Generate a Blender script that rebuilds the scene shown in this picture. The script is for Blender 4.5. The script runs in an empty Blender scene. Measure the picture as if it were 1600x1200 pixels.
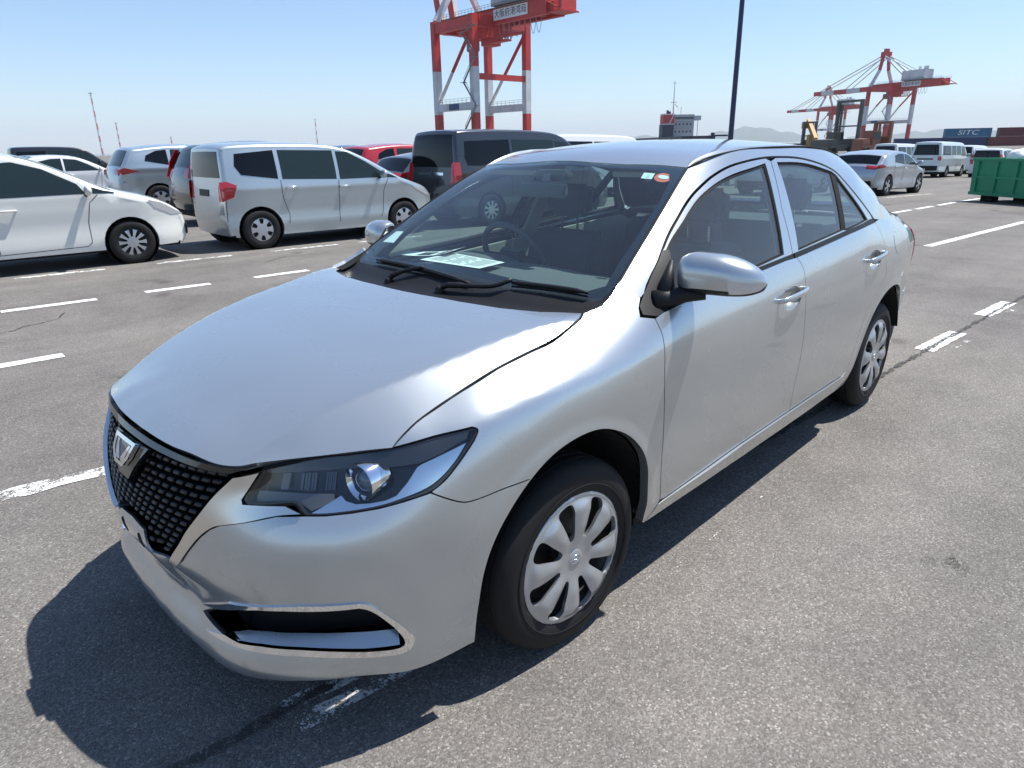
import bpy, bmesh, math, random
import numpy as np
from mathutils import Vector, Matrix, geometry
rnd = random.Random(11)
R_ = math.radians
sc = bpy.context.scene
C = sc.collection
# ------------------------------------------------------------------ camera (hand-held phone, chest height)
CAM = dict(pos=(-1.3596, -1.8738, 1.4591), yaw=.7714, pitch=-.3385, roll=-.0177, f=1055.36)
cd = bpy.data.cameras.new('camera'); cam = bpy.data.objects.new('camera', cd); C.objects.link(cam); sc.camera = cam
cd.sensor_fit = 'HORIZONTAL'; cd.sensor_width = 36.0; cd.lens = CAM['f']/1600*36.0; cd.clip_start = .05; cd.clip_end = 60000
_cy, _sy, _cp, _sp = math.cos(CAM['yaw']), math.sin(CAM['yaw']), math.cos(CAM['pitch']), math.sin(CAM['pitch'])
_f = Vector((_cp*_cy, _cp*_sy, _sp)); _r = Vector((_sy, -_cy, 0)); _u = _r.cross(_f)
_cr, _sr = math.cos(CAM['roll']), math.sin(CAM['roll'])
_r2 = _r*_cr+_u*_sr; _u2 = -_r*_sr+_u*_cr
_m = Matrix((_r2, _u2, -_f)).transposed().to_4x4(); _m.translation = Vector(CAM['pos']); cam.matrix_world = _m
sc.render.resolution_x, sc.render.resolution_y = 1024, 768
# ------------------------------------------------------------------ sky, sun, exposure
SUN = Vector((.45, -.21, 1.0)).normalized()                           # towards the sun
w = bpy.data.worlds.new('World'); sc.world = w; w.use_nodes = True
nt = w.node_tree; bg = nt.nodes['Background']
sky = nt.nodes.new('ShaderNodeTexSky'); sky.sky_type = 'NISHITA'; sky.sun_disc = False
sky.sun_elevation = math.asin(SUN.z); sky.sun_rotation = math.atan2(SUN.x, SUN.y)
sky.altitude = 0; sky.air_density = 1.0; sky.dust_density = .2; sky.ozone_density = 6.0
nt.links.new(sky.outputs[0], bg.inputs[0]); bg.inputs[1].default_value = .112
sl = bpy.data.lights.new('sun', 'SUN'); sl.energy = 5.0; sl.angle = R_(.53); sl.color = (1, .965, .91)
so = bpy.data.objects.new('sun', sl); C.objects.link(so); so.rotation_euler = SUN.to_track_quat('Z', 'Y').to_euler(); so.location = SUN*50
sc.view_settings.view_transform = 'Standard'; sc.view_settings.look = 'None'; sc.view_settings.gamma = 1
sc.view_settings.exposure = .60; sc.view_settings.use_curve_mapping = False
sc.render.engine = 'CYCLES'
# ------------------------------------------------------------------ sedan surfaces (metres, front axle at x=0, +x to the rear)
class RBF:
    """smooth scattered-data surface w(u,v): cubic kernel, quadratic tail"""
    def __init__(s, pts, lam=1e-5, su=1.0, sv=1.0):
        P = np.array([(p[0]*su, p[1]*sv) for p in pts], float); w = np.array([p[2] for p in pts], float)
        n = len(P); s.P, s.su, s.sv = P, su, sv
        r = np.sqrt(((P[:, None]-P[None])**2).sum(-1)); K = r**3+np.eye(n)*lam
        T = s.tail(P); m = T.shape[1]
        A = np.zeros((n+m, n+m)); A[:n, :n] = K; A[:n, n:] = T; A[n:, :n] = T.T
        sol = np.linalg.solve(A, np.concatenate([w, np.zeros(m)])); s.c, s.t = sol[:n], sol[n:]
        s.res = s(np.array([p[0] for p in pts]), np.array([p[1] for p in pts]))-w
    def tail(s, P):
        u, v = P[:, 0], P[:, 1]
        return np.stack([np.ones_like(u), u, v, u*u, u*v, v*v], 1)
    def __call__(s, u, v):
        u = np.asarray(u, float); v = np.asarray(v, float); sh = np.broadcast(u, v).shape
        Q = np.stack([(np.broadcast_to(u, sh)*s.su).ravel(), (np.broadcast_to(v, sh)*s.sv).ravel()], 1)
        out = np.empty(len(Q))
        for i in range(0, len(Q), 4000):
            q = Q[i:i+4000]; r = np.sqrt(((q[:, None]-s.P[None])**2).sum(-1))
            out[i:i+4000] = (r**3)@s.c+s.tail(q)@s.t
        return out.reshape(sh)

class Spline:
    """natural cubic spline through points, chord-length parameter"""
    def __init__(s, pts, mirror=False):
        P = np.array(pts, float); k = 0
        if mirror:                                                   # even about the first and last point (y -> -y)
            a = P[1:4][::-1]*[1, -1]; b = P[-4:-1][::-1]*[1, -1]; P = np.concatenate([a, P, b]); k = 3
        t = np.concatenate([[0], np.cumsum(np.linalg.norm(np.diff(P, axis=0), axis=1))]); t -= t[k]
        n = len(t); h = np.diff(t); A = np.eye(n); B = np.zeros_like(P)
        for i in range(1, n-1):
            A[i, i-1:i+2] = h[i-1], 2*(h[i-1]+h[i]), h[i]
            B[i] = 6*((P[i+1]-P[i])/h[i]-(P[i]-P[i-1])/h[i-1])
        s.M = np.linalg.solve(A, B); s.P, s.t, s.h = P, t, h; s.L = t[n-1-k]
    def __call__(s, x):
        x = np.asarray(x, float); i = np.clip(np.searchsorted(s.t, x)-1, 0, len(s.h)-1)
        h = s.h[i][..., None]; a = (s.t[i+1]-x)[..., None]; b = (x-s.t[i])[..., None]
        return (s.M[i]*a**3+s.M[i+1]*b**3)/(6*h)+(s.P[i]/h-s.M[i]*h/6)*a+(s.P[i+1]/h-s.M[i+1]*h/6)*b

def sstep(a, b, x):
    t = np.clip((x-a)/(b-a), 0, 1); return t*t*(3-2*t)

PLAN = Spline([(-.903, 0), (-.898, .18), (-.872, .36), (-.80, .52), (-.70, .64), (-.575, .728), (-.42, .785), (-.2, .824), (0, .838),
               (.4, .843), (1, .845), (1.5, .845), (2.1, .842), (2.7, .830), (3.05, .80), (3.35, .742), (3.53, .63), (3.62, .42), (3.66, 0)], mirror=True)
_ss = np.linspace(-.3, PLAN.L+.3, 1800); _pp = PLAN(_ss); _tt = np.gradient(_pp, _ss, axis=0); _tt /= np.linalg.norm(_tt, axis=1)[:, None]
def plan_frame(s):
    p = PLAN(s); t = PLAN(np.asarray(s)+1e-4)-PLAN(np.asarray(s)-1e-4); t = t/np.linalg.norm(t, axis=-1)[..., None]
    return p, np.stack([-t[..., 1], t[..., 0]], -1)                  # outward normal in plan
def plan_sd(x, y):
    d = np.array([x, y])-_pp; k = np.argmin((d**2).sum(1)); nrm = np.array([-_tt[k, 1], _tt[k, 0]])
    return _ss[k], -(d[k]@nrm)

SEAM = [(.191, .661, .989), (.155, .681, .981), (.107, .688, .967), (.022, .684, .944), (-.080, .680, .931), (-.185, .674, .913), (-.303, .666, .881),
        (-.381, .657, .854), (-.439, .652, .833), (-.489, .652, .807), (-.515, .655, .792)]
RIDGE = [(.10, .668, .985), (.06, .650, .982), (.001, .630, .977), (-.062, .615, .968), (-.146, .600, .957), (-.228, .590, .946), (-.307, .575, .931), (-.375, .560, .918), (-.445, .540, .902),
         (-.501, .520, .8885), (-.583, .497, .8625), (-.664, .474, .833), (-.735, .447, .799)]
HEDGE = [(-.857, 0, .765), (-.854, .12, .765), (-.846, .22, .766), (-.825, .35, .768), (-.796, .426, .771), (-.76, .462, .775), (-.70, .510, .779), (-.647, .552, .783), (-.575, .607, .787)]

def ring_controls():
    C = []
    nose = {0: [(.15, -.862), (.19, -.886), (.23, -.909), (.262, -.915), (.295, -.897), (.335, -.866), (.38, -.882), (.45, -.914), (.55, -.918), (.65, -.910), (.72, -.892)],
            .12: [(.15, -.860), (.19, -.885), (.23, -.907), (.262, -.913), (.295, -.895), (.335, -.863), (.38, -.880), (.45, -.911), (.55, -.915), (.65, -.906), (.72, -.888)],
            .22: [(.15, -.855), (.19, -.879), (.23, -.901), (.262, -.907), (.295, -.888), (.335, -.856), (.38, -.872), (.45, -.903), (.55, -.904), (.65, -.893), (.72, -.873)],
            .36: [(.15, -.835), (.19, -.864), (.23, -.886), (.262, -.892), (.295, -.876), (.335, -.847), (.38, -.856), (.45, -.873), (.55, -.873), (.65, -.857), (.72, -.832)],
            .44: [(.15, -.80), (.19, -.836), (.23, -.859), (.262, -.865), (.30, -.848), (.36, -.826), (.45, -.842), (.55, -.842), (.65, -.818), (.72, -.782)],
            .52: [(.15, -.745), (.19, -.782), (.23, -.804), (.262, -.808), (.30, -.794), (.36, -.775), (.45, -.796), (.55, -.798), (.64, -.770), (.70, -.725)],
            .60: [(.15, -.655), (.19, -.706), (.23, -.724), (.30, -.716), (.36, -.712), (.45, -.736), (.55, -.736), (.63, -.713), (.70, -.645), (.75, -.585)],
            .66: [(.15, -.60), (.19, -.625), (.25, -.644), (.36, -.656), (.45, -.674), (.55, -.673), (.64, -.642), (.71, -.575), (.76, -.525)],
            .71: [(.15, -.54), (.19, -.563), (.26, -.585), (.36, -.595), (.45, -.605), (.55, -.602), (.65, -.570), (.73, -.50), (.78, -.455)],
            .75: [(.2, -.46), (.3, -.495), (.45, -.512), (.55, -.508), (.65, -.482), (.74, -.42), (.80, -.36)]}
    for y, l in nose.items():
        for z, x in l: C.append((x, y, z))
    side = {-.40: [(.2, .765), (.3, .775), (.45, .785), (.6, .785), (.7, .770)],
            -.3: [(.62, .803), (.7, .797), (.78, .778), (.84, .748)],
            -.2: [(.68, .818), (.75, .812), (.82, .790), (.875, .752)],
            -.1: [(.70, .828), (.78, .823), (.85, .798), (.895, .763)],
            0: [(.70, .834), (.78, .831), (.85, .812), (.90, .775)],
            .12: [(.70, .838), (.8, .836), (.86, .820), (.91, .782)],
            .28: [(.24, .79), (.32, .81), (.45, .825), (.6, .836), (.72, .841), (.82, .838), (.89, .822), (.935, .790), (.975, .745)]}
    for x in (.45, .8, 1.15, 1.5, 1.85, 2.2):
        zb = 1.0+(x-.7)*.043
        side[x] = [(.20, .772), (.24, .79), (.32, .812), (.45, .828), (.6, .838), (.72, .8425), (.82, .842), (.89, .834), (zb-.06, .815), (zb, .786)]
    side[2.5] = [(.68, .834), (.8, .838), (.9, .828), (1.0, .800), (1.075, .758)]
    side[2.8] = [(.68, .825), (.8, .828), (.9, .818), (.98, .790), (1.05, .744)]
    side[3.05] = [(.22, .755), (.35, .772), (.5, .786), (.65, .797), (.8, .801), (.9, .792), (.97, .765), (1.03, .705)]
    side[3.3] = [(.22, .71), (.4, .728), (.6, .745), (.8, .750), (.92, .738), (.98, .70), (1.01, .65)]
    for x, l in side.items():
        for z, y in l: C.append((x, y, z))
    for y, dx in ((.62, 0), (.42, .09), (.2, .12), (0, .13)):
        for z, x in ((.22, 3.44), (.35, 3.50), (.5, 3.52), (.65, 3.52), (.8, 3.515), (.92, 3.50), (.99, 3.46)): C.append((x+dx, y, z))
    C += SEAM[1:]+HEDGE
    return C
RLAM = 3.5e-4
_rc = []
for (x, y, z) in ring_controls():
    s, d = plan_sd(x, y); _rc.append((s, z, d))
    if s < .45: _rc.append((-s, z, d)) if s > .02 else None
    if s > PLAN.L-.45 and s < PLAN.L-.02: _rc.append((2*PLAN.L-s, z, d))
RING_RBF = RBF(_rc, lam=RLAM, su=1.0, sv=1.15)
def wheel_flare(x, z):
    o = 0
    for cx, cz, r in ((-.03, .308, .388), (2.70, .308, .388)):
        q = np.hypot(x-cx, z-cz); o = o+.006*(1-sstep(r+.012, r+.060, q))*sstep(.28, .36, z+.0*q)
    return o
def ring(s, z):                                                      # -> x, y(half), z
    s = np.asarray(s, float); sg = np.where(s < 0, -1., 1.); s = np.abs(s); over = s > PLAN.L; sg = np.where(over, -sg, sg); s = np.where(over, 2*PLAN.L-s, s)
    p, n = plan_frame(s); d = RING_RBF(s, z)
    side = sstep(.95, 1.15, s)*(1-sstep(PLAN.L-.75, PLAN.L-.6, s))
    d = d-side*wheel_flare(p[..., 0]-n[..., 0]*d, z)
    zc = np.interp(s, [1.05, 1.098, 1.2, 1.303, 1.417, 1.545, 1.69, 1.85, 3.4, 4.2], [.810, .818, .837, .851, .858, .862, .866, .878, .965, .985])
    q_ = np.asarray(z)-zc; fade = sstep(.98, 1.08, s)*(1-.72*sstep(1.45, 1.8, s))*(1-sstep(3.7, 4.2, s))
    d = d+fade*(.11*(np.sqrt(q_*q_+.006**2)-.03)*np.exp(-(q_/.05)**2))
    d = d-.013*(1-sstep(.125, .185, s))*sstep(.33, .385, np.asarray(z))*(1-sstep(.495, .54, np.asarray(z)))      # number plate mount
    q = p-n*d[..., None]
    return np.stack([q[..., 0], q[..., 1]*sg, np.broadcast_to(z, q[..., 0].shape)], -1)

def sym(C): return [(x, y, z) for x, y, z in C]+[(x, -y, z) for x, y, z in C if y > .01]
def hood_controls():                                                 # the flat centre, out to the styling crease on each side
    C = list(RIDGE)+HEDGE[:5]
    C += [(.042, 0, .992), (.047, .15, .992), (.058, .28, .991), (.083, .43, .989), (.115, .55, .988)]
    for x, y, z in RIDGE[2:]:
        cr = .010+.012*sstep(-.3, -.7, x)
        for f in (0, .33, .66): C.append((x-.01*(1-f), y*f, z+cr*(1-f**2.2)))
    C += [(-.80, 0, .806), (-.80, .14, .805), (-.80, .28, .800)]
    for x, y, z in RIDGE[::2]: C.append((x, y+.12, z-.012))          # gentle run-out beyond the crease
    return C
HOOD_RBF = RBF(sym(hood_controls()), lam=5e-4)
_hx = np.arange(-.90, .26, .002)
def _g(v, s=.022):
    k = np.arange(-60, 61)*.002; w_ = np.exp(-(k/s)**2/2); w_ /= w_.sum(); return np.convolve(np.pad(v, 60, mode='edge'), w_, 'valid')
_yc = _g(np.interp(_hx, [q[0] for q in RIDGE[::-1]], [q[1] for q in RIDGE[::-1]])+np.where(_hx < -.735, (_hx+.735)*.45, 0))
_bd = HEDGE[5:]+SEAM[::-1]
_yb = np.interp(_hx, [q[0] for q in _bd], [q[1] for q in _bd]); _zb = np.interp(_hx, [q[0] for q in _bd], [q[2] for q in _bd])
_cs = np.maximum(_yb-_yc, .02); _ds = np.maximum(HOOD_RBF(_hx, _yb)-_zb, .0)
_sl = _g(np.where(_hx < -.78, 0, np.where(_hx > .12, 0.05, _ds/_cs)), .030)
def hood(x, y):
    x, y = np.broadcast_arrays(np.asarray(x, float), np.asarray(y, float))
    c = np.abs(y)-np.interp(x, _hx, _yc); ce = (np.sqrt(c*c+.0055**2)+c)/2-.0*c
    z = HOOD_RBF(x, y)-np.interp(x, _hx, _sl)*ce
    return np.stack([x, y, z], -1)

def top_controls():
    C = [(.10, 0, .94), (.22, 0, 1.005), (.42, 0, 1.133), (.62, 0, 1.258), (.80, 0, 1.362), (.90, 0, 1.407), (1.05, 0, 1.442), (1.3, 0, 1.467), (1.6, 0, 1.477),
         (1.9, 0, 1.477), (2.2, 0, 1.462), (2.45, 0, 1.425), (2.7, 0, 1.335), (2.9, 0, 1.235), (3.1, 0, 1.12), (3.2, 0, 1.07), (3.4, 0, 1.055), (3.55, 0, 1.03)]
    e = [(.24, .69, .96), (.365, .66, 1.049), (.55, .625, 1.157), (.76, .58, 1.275), (.964, .53, 1.374), (1.06, .54, 1.402), (1.2, .552, 1.422), (1.35, .557, 1.433), (1.6, .56, 1.438),
         (1.9, .56, 1.437), (2.2, .555, 1.420), (2.45, .545, 1.378), (2.7, .54, 1.285), (2.9, .56, 1.185), (3.05, .58, 1.10), (3.2, .6, 1.045), (3.4, .58, 1.02), (3.53, .55, .99)]
    C += e
    cx = np.array([c[0] for c in C[:18]]); cz = np.array([c[2] for c in C[:18]])
    for f in (.35, .7):                                              # crown: roughly parabolic between centre line and edge
        for x, y, z in e[1:]:
            xc = x-(.12*(1-f*f) if x < 1.0 else 0)
            zc = np.interp(x-(.13 if x < 1.0 else -.06 if 2.5 < x < 3.1 else 0), cx, cz); C.append((xc if x < 1 else x+(.06*(1-f*f) if 2.5 < x < 3.1 else 0), y*f, zc+(z-zc)*f**2.2))
    return C
TOP_RBF = RBF(sym(top_controls()), lam=8e-5)
def top(x, y): return np.stack(np.broadcast_arrays(np.asarray(x, float), np.asarray(y, float), TOP_RBF(x, y)), -1)

def cab_controls():                                                  # (x, z, y): glasshouse side, belt to roof rail
    C = []
    for x, l in {.36: [(.95, .765), (1.0, .715), (1.05, .665)], .55: [(.98, .778), (1.05, .735), (1.10, .693), (1.15, .632)],
                 .76: [(1.0, .781), (1.1, .730), (1.19, .672), (1.24, .624), (1.275, .583)],
                 .964: [(1.01, .782), (1.1, .741), (1.2, .687), (1.29, .626), (1.34, .575), (1.374, .532)],
                 1.2: [(1.02, .783), (1.1, .749), (1.2, .699), (1.3, .642), (1.36, .600), (1.40, .572), (1.425, .552)],
                 1.5: [(1.035, .784), (1.1, .757), (1.2, .708), (1.3, .652), (1.37, .608), (1.41, .582), (1.438, .560)],
                 1.9: [(1.055, .784), (1.1, .765), (1.2, .714), (1.3, .656), (1.36, .618), (1.40, .590), (1.434, .562)],
                 2.2: [(1.065, .782), (1.12, .755), (1.2, .714), (1.28, .667), (1.34, .628), (1.38, .596), (1.418, .558)],
                 2.45: [(1.07, .766), (1.12, .746), (1.2, .703), (1.27, .661), (1.32, .622), (1.375, .55)],
                 2.7: [(1.06, .742), (1.10, .722), (1.16, .688), (1.22, .640), (1.285, .545)],
                 2.9: [(1.04, .728), (1.08, .694), (1.13, .648), (1.185, .565)],
                 3.08: [(1.03, .705), (1.06, .655), (1.09, .59)]}.items():
        for z, y in l: C.append((x, z, y))
    return C
CAB_RBF = RBF(cab_controls(), lam=1e-4)
def cab(x, z): return np.stack(np.broadcast_arrays(np.asarray(x, float), CAB_RBF(x, z), np.asarray(z, float)), -1)
# outlines on the sedan surfaces: ring (perimeter s, height z), hood and top (x, y), cab (x, z), metres
TR = {
 'lamp': [(0.4711, 0.6901), (0.4774, 0.7034), (0.5225, 0.7626), (0.6539, 0.7805), (0.7535, 0.7820), (0.8742, 0.7908), (0.9803, 0.8046), (1.0818, 0.8153), (1.0922, 0.8083), (1.0757, 0.7875), (1.0273, 0.7459), (0.9835, 0.7116), (0.9438, 0.6912), (0.8799, 0.6801), (0.8127, 0.6708), (0.7462, 0.6648), (0.6841, 0.6618), (0.6348, 0.6624), (0.6252, 0.6677), (0.6100, 0.6819), (0.5981, 0.6855), (0.5312, 0.6808), (0.4842, 0.6788)],
 'vee': [(0.4473, 0.7430), (0.3955, 0.6951), (0.3498, 0.6408), (0.3061, 0.5901), (0.2680, 0.5411), (0.2026, 0.4724), (0.2319, 0.4671), (0.2634, 0.4936), (0.3082, 0.5429), (0.3490, 0.5857), (0.3829, 0.6132), (0.4129, 0.6280), (0.4842, 0.6431), (0.5601, 0.6600), (0.6255, 0.6653), (0.5832, 0.6807), (0.4745, 0.6816), (0.4708, 0.6925), (0.5149, 0.7564)],
 'gr_bot': [(0.2025, 0.4730), (0.1465, 0.4950), (0.1269, 0.5169), (0.0852, 0.5272), (-0.0047, 0.5336), (-0.0839, 0.5461)],
 'vee_far': [(-0.3281, 0.7625), (-0.3639, 0.7049), (-0.3250, 0.6049), (-0.3427, 0.5210), (-0.3002, 0.4836), (-0.1748, 0.5039)],
 'emblem': [(-0.1150, 0.7389), (0.0474, 0.7387), (0.0430, 0.7198), (0.0225, 0.6888), (-0.0278, 0.6782), (-0.0633, 0.6964)],
 'emblem_base': [(-0.1188, 0.7379), (0.0598, 0.7403), (0.1398, 0.7383), (0.0424, 0.6649), (0.0020, 0.6476), (-0.0740, 0.6457), (-0.0868, 0.6838)],
 'fog': [(0.2527, 0.3407), (0.4003, 0.4082), (0.6111, 0.4395), (0.7506, 0.4440), (0.7739, 0.4324), (0.8199, 0.3853), (0.8579, 0.3368), (0.8720, 0.3063), (0.8598, 0.2807), (0.8328, 0.2714), (0.7445, 0.2729), (0.5915, 0.2891), (0.4876, 0.2945), (0.4077, 0.2957), (0.2924, 0.2918)],
 'fog_in': [(0.3403, 0.3643), (0.4837, 0.4097), (0.7098, 0.4275), (0.7539, 0.4275), (0.7864, 0.4047), (0.8231, 0.3589), (0.8460, 0.3143), (0.8341, 0.2911), (0.7462, 0.2914), (0.5921, 0.3050), (0.4865, 0.3091), (0.4263, 0.3053), (0.3724, 0.3085)],
 'lip_edge': [(-0.1516, 0.4419), (-0.1079, 0.4348), (-0.0602, 0.3264), (0.1377, 0.3337), (0.2604, 0.3380)],
 'bottom': [(-0.1840, 0.2662), (0.0693, 0.2758), (0.2049, 0.2649), (0.2918, 0.2570), (0.3561, 0.2451), (0.3952, 0.2421), (0.4855, 0.2501), (0.5868, 0.2411), (0.6853, 0.2165), (0.7642, 0.2033), (0.8453, 0.1994), (0.9003, 0.2055), (0.9609, 0.2051), (1.0414, 0.2169)],
 'bf_seam': [(0.9434, 0.6897), (0.9811, 0.6682), (1.0117, 0.6525), (1.0362, 0.6458), (1.0879, 0.6463), (1.1615, 0.6517), (1.2257, 0.6534)],
 'arch_f': [(1.0428, 0.2161), (1.0505, 0.3145), (1.0680, 0.4311), (1.1003, 0.5148), (1.1497, 0.5830), (1.2214, 0.6493), (1.2952, 0.6929), (1.3767, 0.7131), (1.4650, 0.7137), (1.5428, 0.6919), (1.6298, 0.6432), (1.7073, 0.5711), (1.7522, 0.4940), (1.7721, 0.3999), (1.8023, 0.2546)],
 'arch_r': [(3.6725, 0.2963), (3.6988, 0.3724), (3.7308, 0.4637), (3.7782, 0.5504), (3.8644, 0.6476), (3.9459, 0.6877), (4.0402, 0.7089), (4.1279, 0.6999), (4.2403, 0.6574), (4.3662, 0.5898), (4.5589, 0.4838), (4.6852, 0.3719)],
 'doorlead': [(1.8169, 0.9585), (1.8191, 0.9163), (1.8137, 0.8799), (1.8102, 0.8414), (1.8103, 0.7782), (1.8321, 0.6009), (1.8487, 0.4487), (1.8792, 0.3159)],
 'doorbot': [(1.8841, 0.3137), (1.9112, 0.3097), (2.4699, 0.3287), (2.9282, 0.3310), (3.5555, 0.3320)],
 'sillbot': [(1.8196, 0.2448), (2.0606, 0.2404), (2.5468, 0.2306), (3.1774, 0.2275), (3.7083, 0.2353)],
 'bseam': [(2.8526, 1.0156), (2.8820, 0.9723), (2.8821, 0.9163), (2.8916, 0.7718), (2.9166, 0.6211), (2.9123, 0.4397), (2.9267, 0.3330)],
 'belt': [(1.8169, 0.9585), (1.9379, 0.9761), (2.4812, 1.0023), (2.8511, 1.0207), (3.3962, 1.0532), (3.8856, 1.0674)],
 'rdoor': [(3.8740, 1.0684), (3.9263, 0.9417), (3.9452, 0.8423), (3.9539, 0.7913), (3.8779, 0.7357), (3.7868, 0.6773), (3.7242, 0.6286)],
 'fuel': [(4.0754, 0.9998), (4.2574, 1.0020), (4.3382, 0.9604), (4.3139, 0.9152), (4.2523, 0.8811), (4.1135, 0.8775), (4.0449, 0.9121), (4.0219, 0.9634)],
 'fend_top': [(1.6145, 0.9934), (1.6819, 1.0050), (1.7385, 1.0298), (1.7817, 1.0533), (1.8058, 1.0413), (1.8156, 1.0147), (1.7843, 0.9887), (1.7702, 0.9681), (1.8169, 0.9585)],
 'handle_f': [(2.6178, 0.8821), (2.8500, 0.8902)],
 'cup_f': [(2.7493, 0.9281), (2.8622, 0.8675), (2.7999, 0.8258), (2.7009, 0.8228), (2.6281, 0.8607), (2.6657, 0.8989)],
 'handle_r': [(3.6164, 0.9100), (3.8845, 0.9114)],
 'cup_r': [(3.7455, 0.9497), (3.8845, 0.9114), (3.8420, 0.8656), (3.7330, 0.8451), (3.6400, 0.8764), (3.6829, 0.9232)],
 'tail': [(4.7701, 0.9520), (4.7701, 0.9344), (4.6852, 0.8007)],
 'seam_h': [(0.1985, 0.6538), (0.0955, 0.6988), (0.0200, 0.6848), (-0.0797, 0.6795), (-0.1836, 0.6730), (-0.3021, 0.6652), (-0.3815, 0.6577), (-0.4385, 0.6519), (-0.4889, 0.6519), (-0.5144, 0.6539)],
 'hedge_h': [(-0.5144, 0.6539), (-0.5773, 0.6061), (-0.6471, 0.5523), (-0.7046, 0.5077), (-0.7614, 0.4636), (-0.7924, 0.4277), (-0.8253, 0.3501), (-0.8505, 0.2232), (-0.8558, 0.1077), (-0.8541, -0.0418)],
 'cowl_h': [(0.0638, -0.3669), (0.0378, -0.1012), (0.0403, 0.0867), (0.0562, 0.2717), (0.0825, 0.4250), (0.1251, 0.5534), (0.2042, 0.6493)],
 'ws_edge': [(0.3649, 0.6598), (0.4133, 0.6510), (0.5498, 0.6243), (0.7602, 0.5812), (0.9633, 0.5302)],
 'ws_top': [(0.9633, 0.5302), (0.9406, 0.4270), (0.8871, 0.1523), (0.9082, -0.2299)],
 'ws_in': [(0.3495, 0.6297), (0.4453, 0.6076), (0.5881, 0.5882), (0.8568, 0.5364)],
 'ws_bot': [(0.3649, 0.6598), (0.3272, 0.6663), (0.2801, 0.6537), (0.2597, 0.5310), (0.2437, 0.3224), (0.2385, 0.0048), (0.2679, -0.3402), (0.2997, -0.6578)],
 'stick_o': [(0.8643, 0.4524), (0.9033, 0.4733), (0.8959, 0.5173), (0.8497, 0.5016)],
 'stick_g': [(0.8445, 0.4112), (0.8809, 0.4007), (0.8891, 0.4429), (0.8527, 0.4530)],
 'gap': [(0.4945, 1.0692), (0.5838, 1.1253), (0.7005, 1.1992), (0.8063, 1.2562), (0.9260, 1.3063), (1.0703, 1.3502), (1.2204, 1.3813), (1.4359, 1.3988), (1.6353, 1.3996), (1.8218, 1.3902), (2.0062, 1.3635), (2.1440, 1.3250), (2.2126, 1.2756), (2.2911, 1.2007), (2.4374, 1.0808)],
 'wf': [(0.4519, 0.9794), (0.6105, 1.1251), (0.6853, 1.1683), (0.8339, 1.2442), (0.9803, 1.2984), (1.1839, 1.3428), (1.4583, 1.3734), (1.3877, 1.2072), (1.3287, 1.0400), (1.0293, 1.0174)],
 'wr': [(1.5782, 1.3751), (1.7653, 1.3701), (1.9166, 1.3549), (2.1028, 1.3206), (1.9683, 1.0747), (1.4688, 1.0418)],
 'wq': [(2.1440, 1.3018), (2.3273, 1.0901), (2.0130, 1.0707)],
 'tri': [(0.3743, 0.9817), (0.3605, 0.9606), (0.4082, 0.9508), (0.4873, 0.9710), (0.6105, 1.1251), (0.5838, 1.1253), (0.4945, 1.0692)],
 'bp': [(1.5225, 1.3893), (1.4332, 1.2040), (1.4023, 1.0317)],
 'apil': [(0.3589, 1.0503), (0.4097, 1.0799), (0.5495, 1.1571), (0.7579, 1.2751), (0.9601, 1.3739), (1.0606, 1.4096), (1.1735, 1.4319), (1.3100, 1.4426)],
 'lamp_chrome': [(1.0581, 0.7860), (1.0184, 0.7474), (0.9753, 0.7165), (0.9363, 0.6995), (0.8813, 0.6877), (0.8136, 0.6768), (0.7465, 0.6707), (0.6839, 0.6670), (0.6435, 0.6670), (0.6833, 0.6843), (0.7199, 0.7001), (0.7313, 0.6893), (0.7561, 0.6823), (0.7921, 0.6823), (0.8326, 0.6860), (0.8604, 0.6934), (0.8916, 0.7175), (0.9227, 0.7485), (0.9352, 0.7544), (0.9882, 0.7685)],
 'lamp_bulb': [(0.7510, 0.7145), (0.7069, 0.7257), (0.7493, 0.6819), (0.7780, 0.7226), (0.7981, 0.6943), (0.7564, 0.7231), (0.8474, 0.7437), (0.8338, 0.6931)],
 'lamp_refl': [(0.6065, 0.7507), (0.6585, 0.7499), (0.6449, 0.7181), (0.6004, 0.7155), (0.6824, 0.7482), (0.7064, 0.7463), (0.7059, 0.7114), (0.6708, 0.7115)],
 'wash': [(-0.7530, 0.4498), (-0.5252, 0.5413)],
 'wiper_a': [(0.2663, -0.4738), (0.2451, -0.2519), (0.2183, -0.0172), (0.2059, 0.1564)],
 'arm_a': [(0.1682, -0.2638), (0.2055, -0.2029), (0.2267, -0.1191)],
 'wiper_b': [(0.2508, 0.3157), (0.2661, 0.4275), (0.2781, 0.5271), (0.2871, 0.6080)],
 'arm_b': [(0.1592, 0.0497), (0.1882, 0.1850), (0.2117, 0.2687), (0.2508, 0.3157)],
 'stick_l': [(0.4787, -0.6965), (0.4665, -0.5469), (0.3948, -0.5274), (0.4054, -0.6444)],
 'jet': [(0.2999, 0.4881), (0.3022, 0.5276)],
}
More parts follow.
